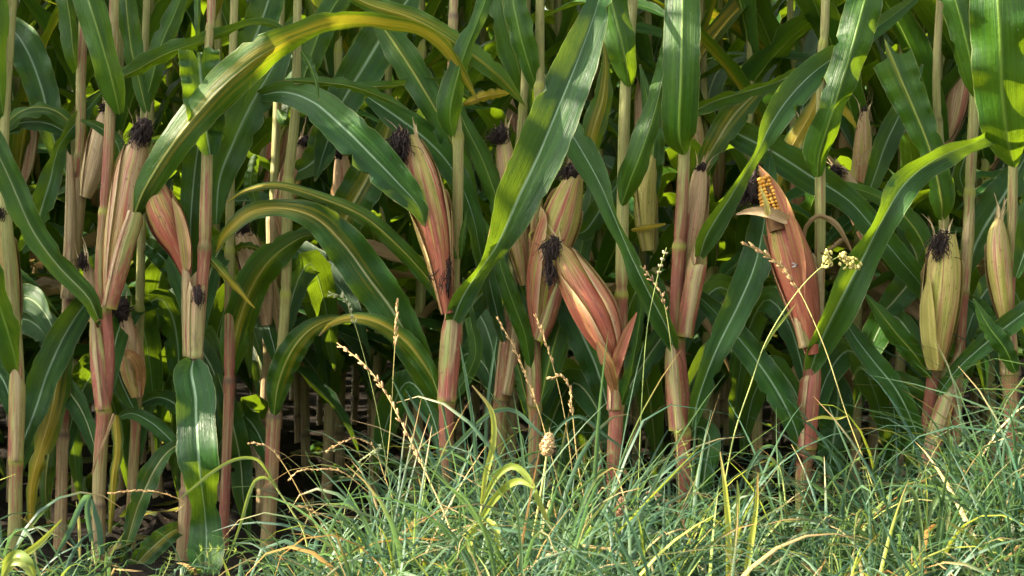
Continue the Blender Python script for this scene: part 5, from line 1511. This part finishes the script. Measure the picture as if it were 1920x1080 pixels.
for lab, pts in (("long stiff bluish grass blades standing before the wide pink sheath", [(790, 960, -.3), (800, 880, -.3)]),
                 ("blue-green grass plant whose long blade crosses level before the two pink sheaths", [(1030, 960, -.3), (1040, 900, -.3)])):
    k = lab.startswith("blue")
    leafy(lab, pts, .0016, (.1, 0, .5, 0), [
        ([(800, 885, -.3), (850, 840, -.3), (920, 775, -.31), (965, 770, -.31), (1010, 810, -.32), (1050, 840, -.32)], [4, 7, 8, 7, 5, 1], dict(yel=.05, rnd=.8)),
        ([(1040, 905, -.3), (1030, 830, -.3), (1080, 780, -.31), (1140, 820, -.31), (1180, 850, -.31)], [4, 5, 6, 5, 1], dict(yel=.05, rnd=.6)),
    ] if k else [
        ([(840, 930, -.28), (800, 840, -.28), (765, 770, -.28), (735, 710, -.28)], [6, 9, 7, 1], dict(yel=.03, rnd=.85)),
        ([(830, 930, -.28), (815, 820, -.28), (778, 760, -.28), (760, 730, -.28)], [5, 6, 5, 1], dict(yel=.05, rnd=.6)),
        ([(900, 900, -.28), (885, 780, -.28), (872, 700, -.28), (862, 640, -.28)], [4, 6, 5, 1], dict(yel=.05, rnd=.7)),
        ([(910, 900, -.28), (912, 780, -.28), (922, 690, -.28), (932, 632, -.28)], [4, 5, 4, 1], dict(yel=.05, rnd=.9)),
    ])
leafy("bluish grass blade bent double beside the maize sheath at the low grass", [(180, 1060, -.3), (172, 1010, -.3)], .002, (.05, 0, .5, 0), [
    ([(172, 1015, -.3), (164, 960, -.3), (166, 928, -.3), (150, 950, -.32), (128, 1000, -.33), (100, 1050, -.33)], [8, 10, 10, 10, 9, 3], dict(yel=.02, rnd=.95)),
    ([(190, 1040, -.3), (186, 990, -.3), (178, 960, -.3), (172, 935, -.3)], [9, 10, 8, 3], dict(yel=.02, rnd=.9)),
    ([(150, 1050, -.32), (148, 980, -.32), (143, 940, -.32)], [4, 5, 1], dict(yel=.6, rnd=.8, dry=.4)),
])


# bedstraw: thin stems with whorls of small leaves
def bedstraw(label, pts, seed, whorls=6, size=.011):
    B, R = buf_stem(pts, .0008, .0006, (.25, 0, .5, 0), 30, 5)
    Lb = Buf()
    rg = np.random.default_rng(seed)
    T = tangents(R)
    for q in np.linspace(.3, 1, whorls):
        i = int(q * 29)
        X = norm(np.cross(T[i], [0, 1, 0]))
        Y = np.cross(T[i], X)
        for j in range(6):
            a = j / 6 * 6.28 + rg.uniform(0, .6)
            d = math.cos(a) * X + math.sin(a) * Y
            L = size * rg.uniform(.7, 1.3)
            R2 = spline([R[i], R[i] + d * L * .5 + T[i] * L * .25, R[i] + d * L + T[i] * L * .3], 6)
            V, F, U, A = ribbon(R2, np.tile(T[i], (6, 1)), np.array([.001, .0026, .003, .0026, .0018, .0004]), .2, 0, 1, 0, 0, rg.uniform(), 3, 0, 0, j)
            A[:, 0] = .32
            A[:, 1] = 0
            Lb.add(V, F, U, A)
    base = R[0].copy()
    base[2] = float(ground_z(base[0], base[1]))
    grass_thing("bedstraw", base, label, "weed", [("stem", B, M_STEM), ("whorl", Lb, M_GRASS)])


bedstraw("yellow-green bedstraw sprig sticking up out of the grass beside the tan plantain head", [(1070, 960, -.35), (1085, 910, -.35), (1105, 865, -.35), (1125, 848, -.35)], 61, 5, .012)
bedstraw("small bedstraw sprig hanging before the red lower stalk of the upright-leaved plant", [(1300, 960, -.25), (1300, 900, -.25), (1285, 840, -.25), (1272, 812, -.25)], 62, 6)
bedstraw("bedstraw sprig low in the short grass under the hanging leaf", [(480, 1090, -.4), (455, 1040, -.4), (420, 1030, -.4), (380, 1028, -.4)], 63, 7)
bedstraw("bedstraw sprig beside the withered leaf lying in the low grass", [(300, 1090, -.45), (315, 1060, -.45), (320, 1040, -.45)], 64, 5)
bedstraw("bedstraw sprig in the tangled grass below the bowed straw stalk", [(1560, 1110, -.6), (1555, 1060, -.6), (1560, 1020, -.6), (1575, 990, -.6)], 65, 6)
bedstraw("bedstraw sprig before the dark gap near the long-stemmed straw spike", [(1640, 980, -.3), (1632, 920, -.3), (1622, 880, -.3), (1610, 862, -.3)], 66, 6)
bedstraw("bright bedstraw sprig standing in the tall grass below the upright ear", [(1835, 1080, -.55), (1836, 1020, -.55), (1834, 980, -.55)], 67, 6, .009)

# the fly on the big ear
f0 = P(1492, 498, -.125)
root = thing("fly", f0, "small dark fly sitting on the big red-orange ear", "fly")
Bb, Wb, Lg = Buf(), Buf(), Buf()
Bb.add(*blob(f0 + [.000, 0, 0], .0012, .0012, .0026, 1, .05, 8, 7, axis=(1, -.2, .15)))
Bb.add(*blob(f0 + [.0036, -.0004, .0006], .0012, .0012, .0014, 2, .05, 8, 6))
Bb.add(*blob(f0 + [-.0034, .0004, -.0004], .0011, .0011, .0030, 3, .05, 8, 7, axis=(1, -.1, .1)))
for sgn in (-1, 1):
    R2 = spline([f0 + [.001, -.001, .0008], f0 + [-.003, -.0014, .0024 * sgn + .001], f0 + [-.008, -.0012, .0036 * sgn + .001]], 8)
    V, F, U, A = ribbon(R2, np.tile([0, -1., .2], (8, 1)), np.array([.0006, .0018, .0026, .003, .003, .0026, .0018, .0005]), .1, 0, 1, nc=3, rib=0)
    Wb.add(V, F, U, A)
    for dx in (-.0025, .0005, .003):
        R3 = spline([f0 + [dx * .6, 0, 0], f0 + [dx * 1.2, -.0012, .003 * sgn], f0 + [dx * 1.8, .0016, .0052 * sgn]], 8)
        Lg.add(*tube(R3, .00022, 4))
obj("body", Bb, [M_FLY], root, f0)
obj("wing", Wb, [M_WING], root, f0)
obj("leg", Lg, [M_FLY], root, f0)
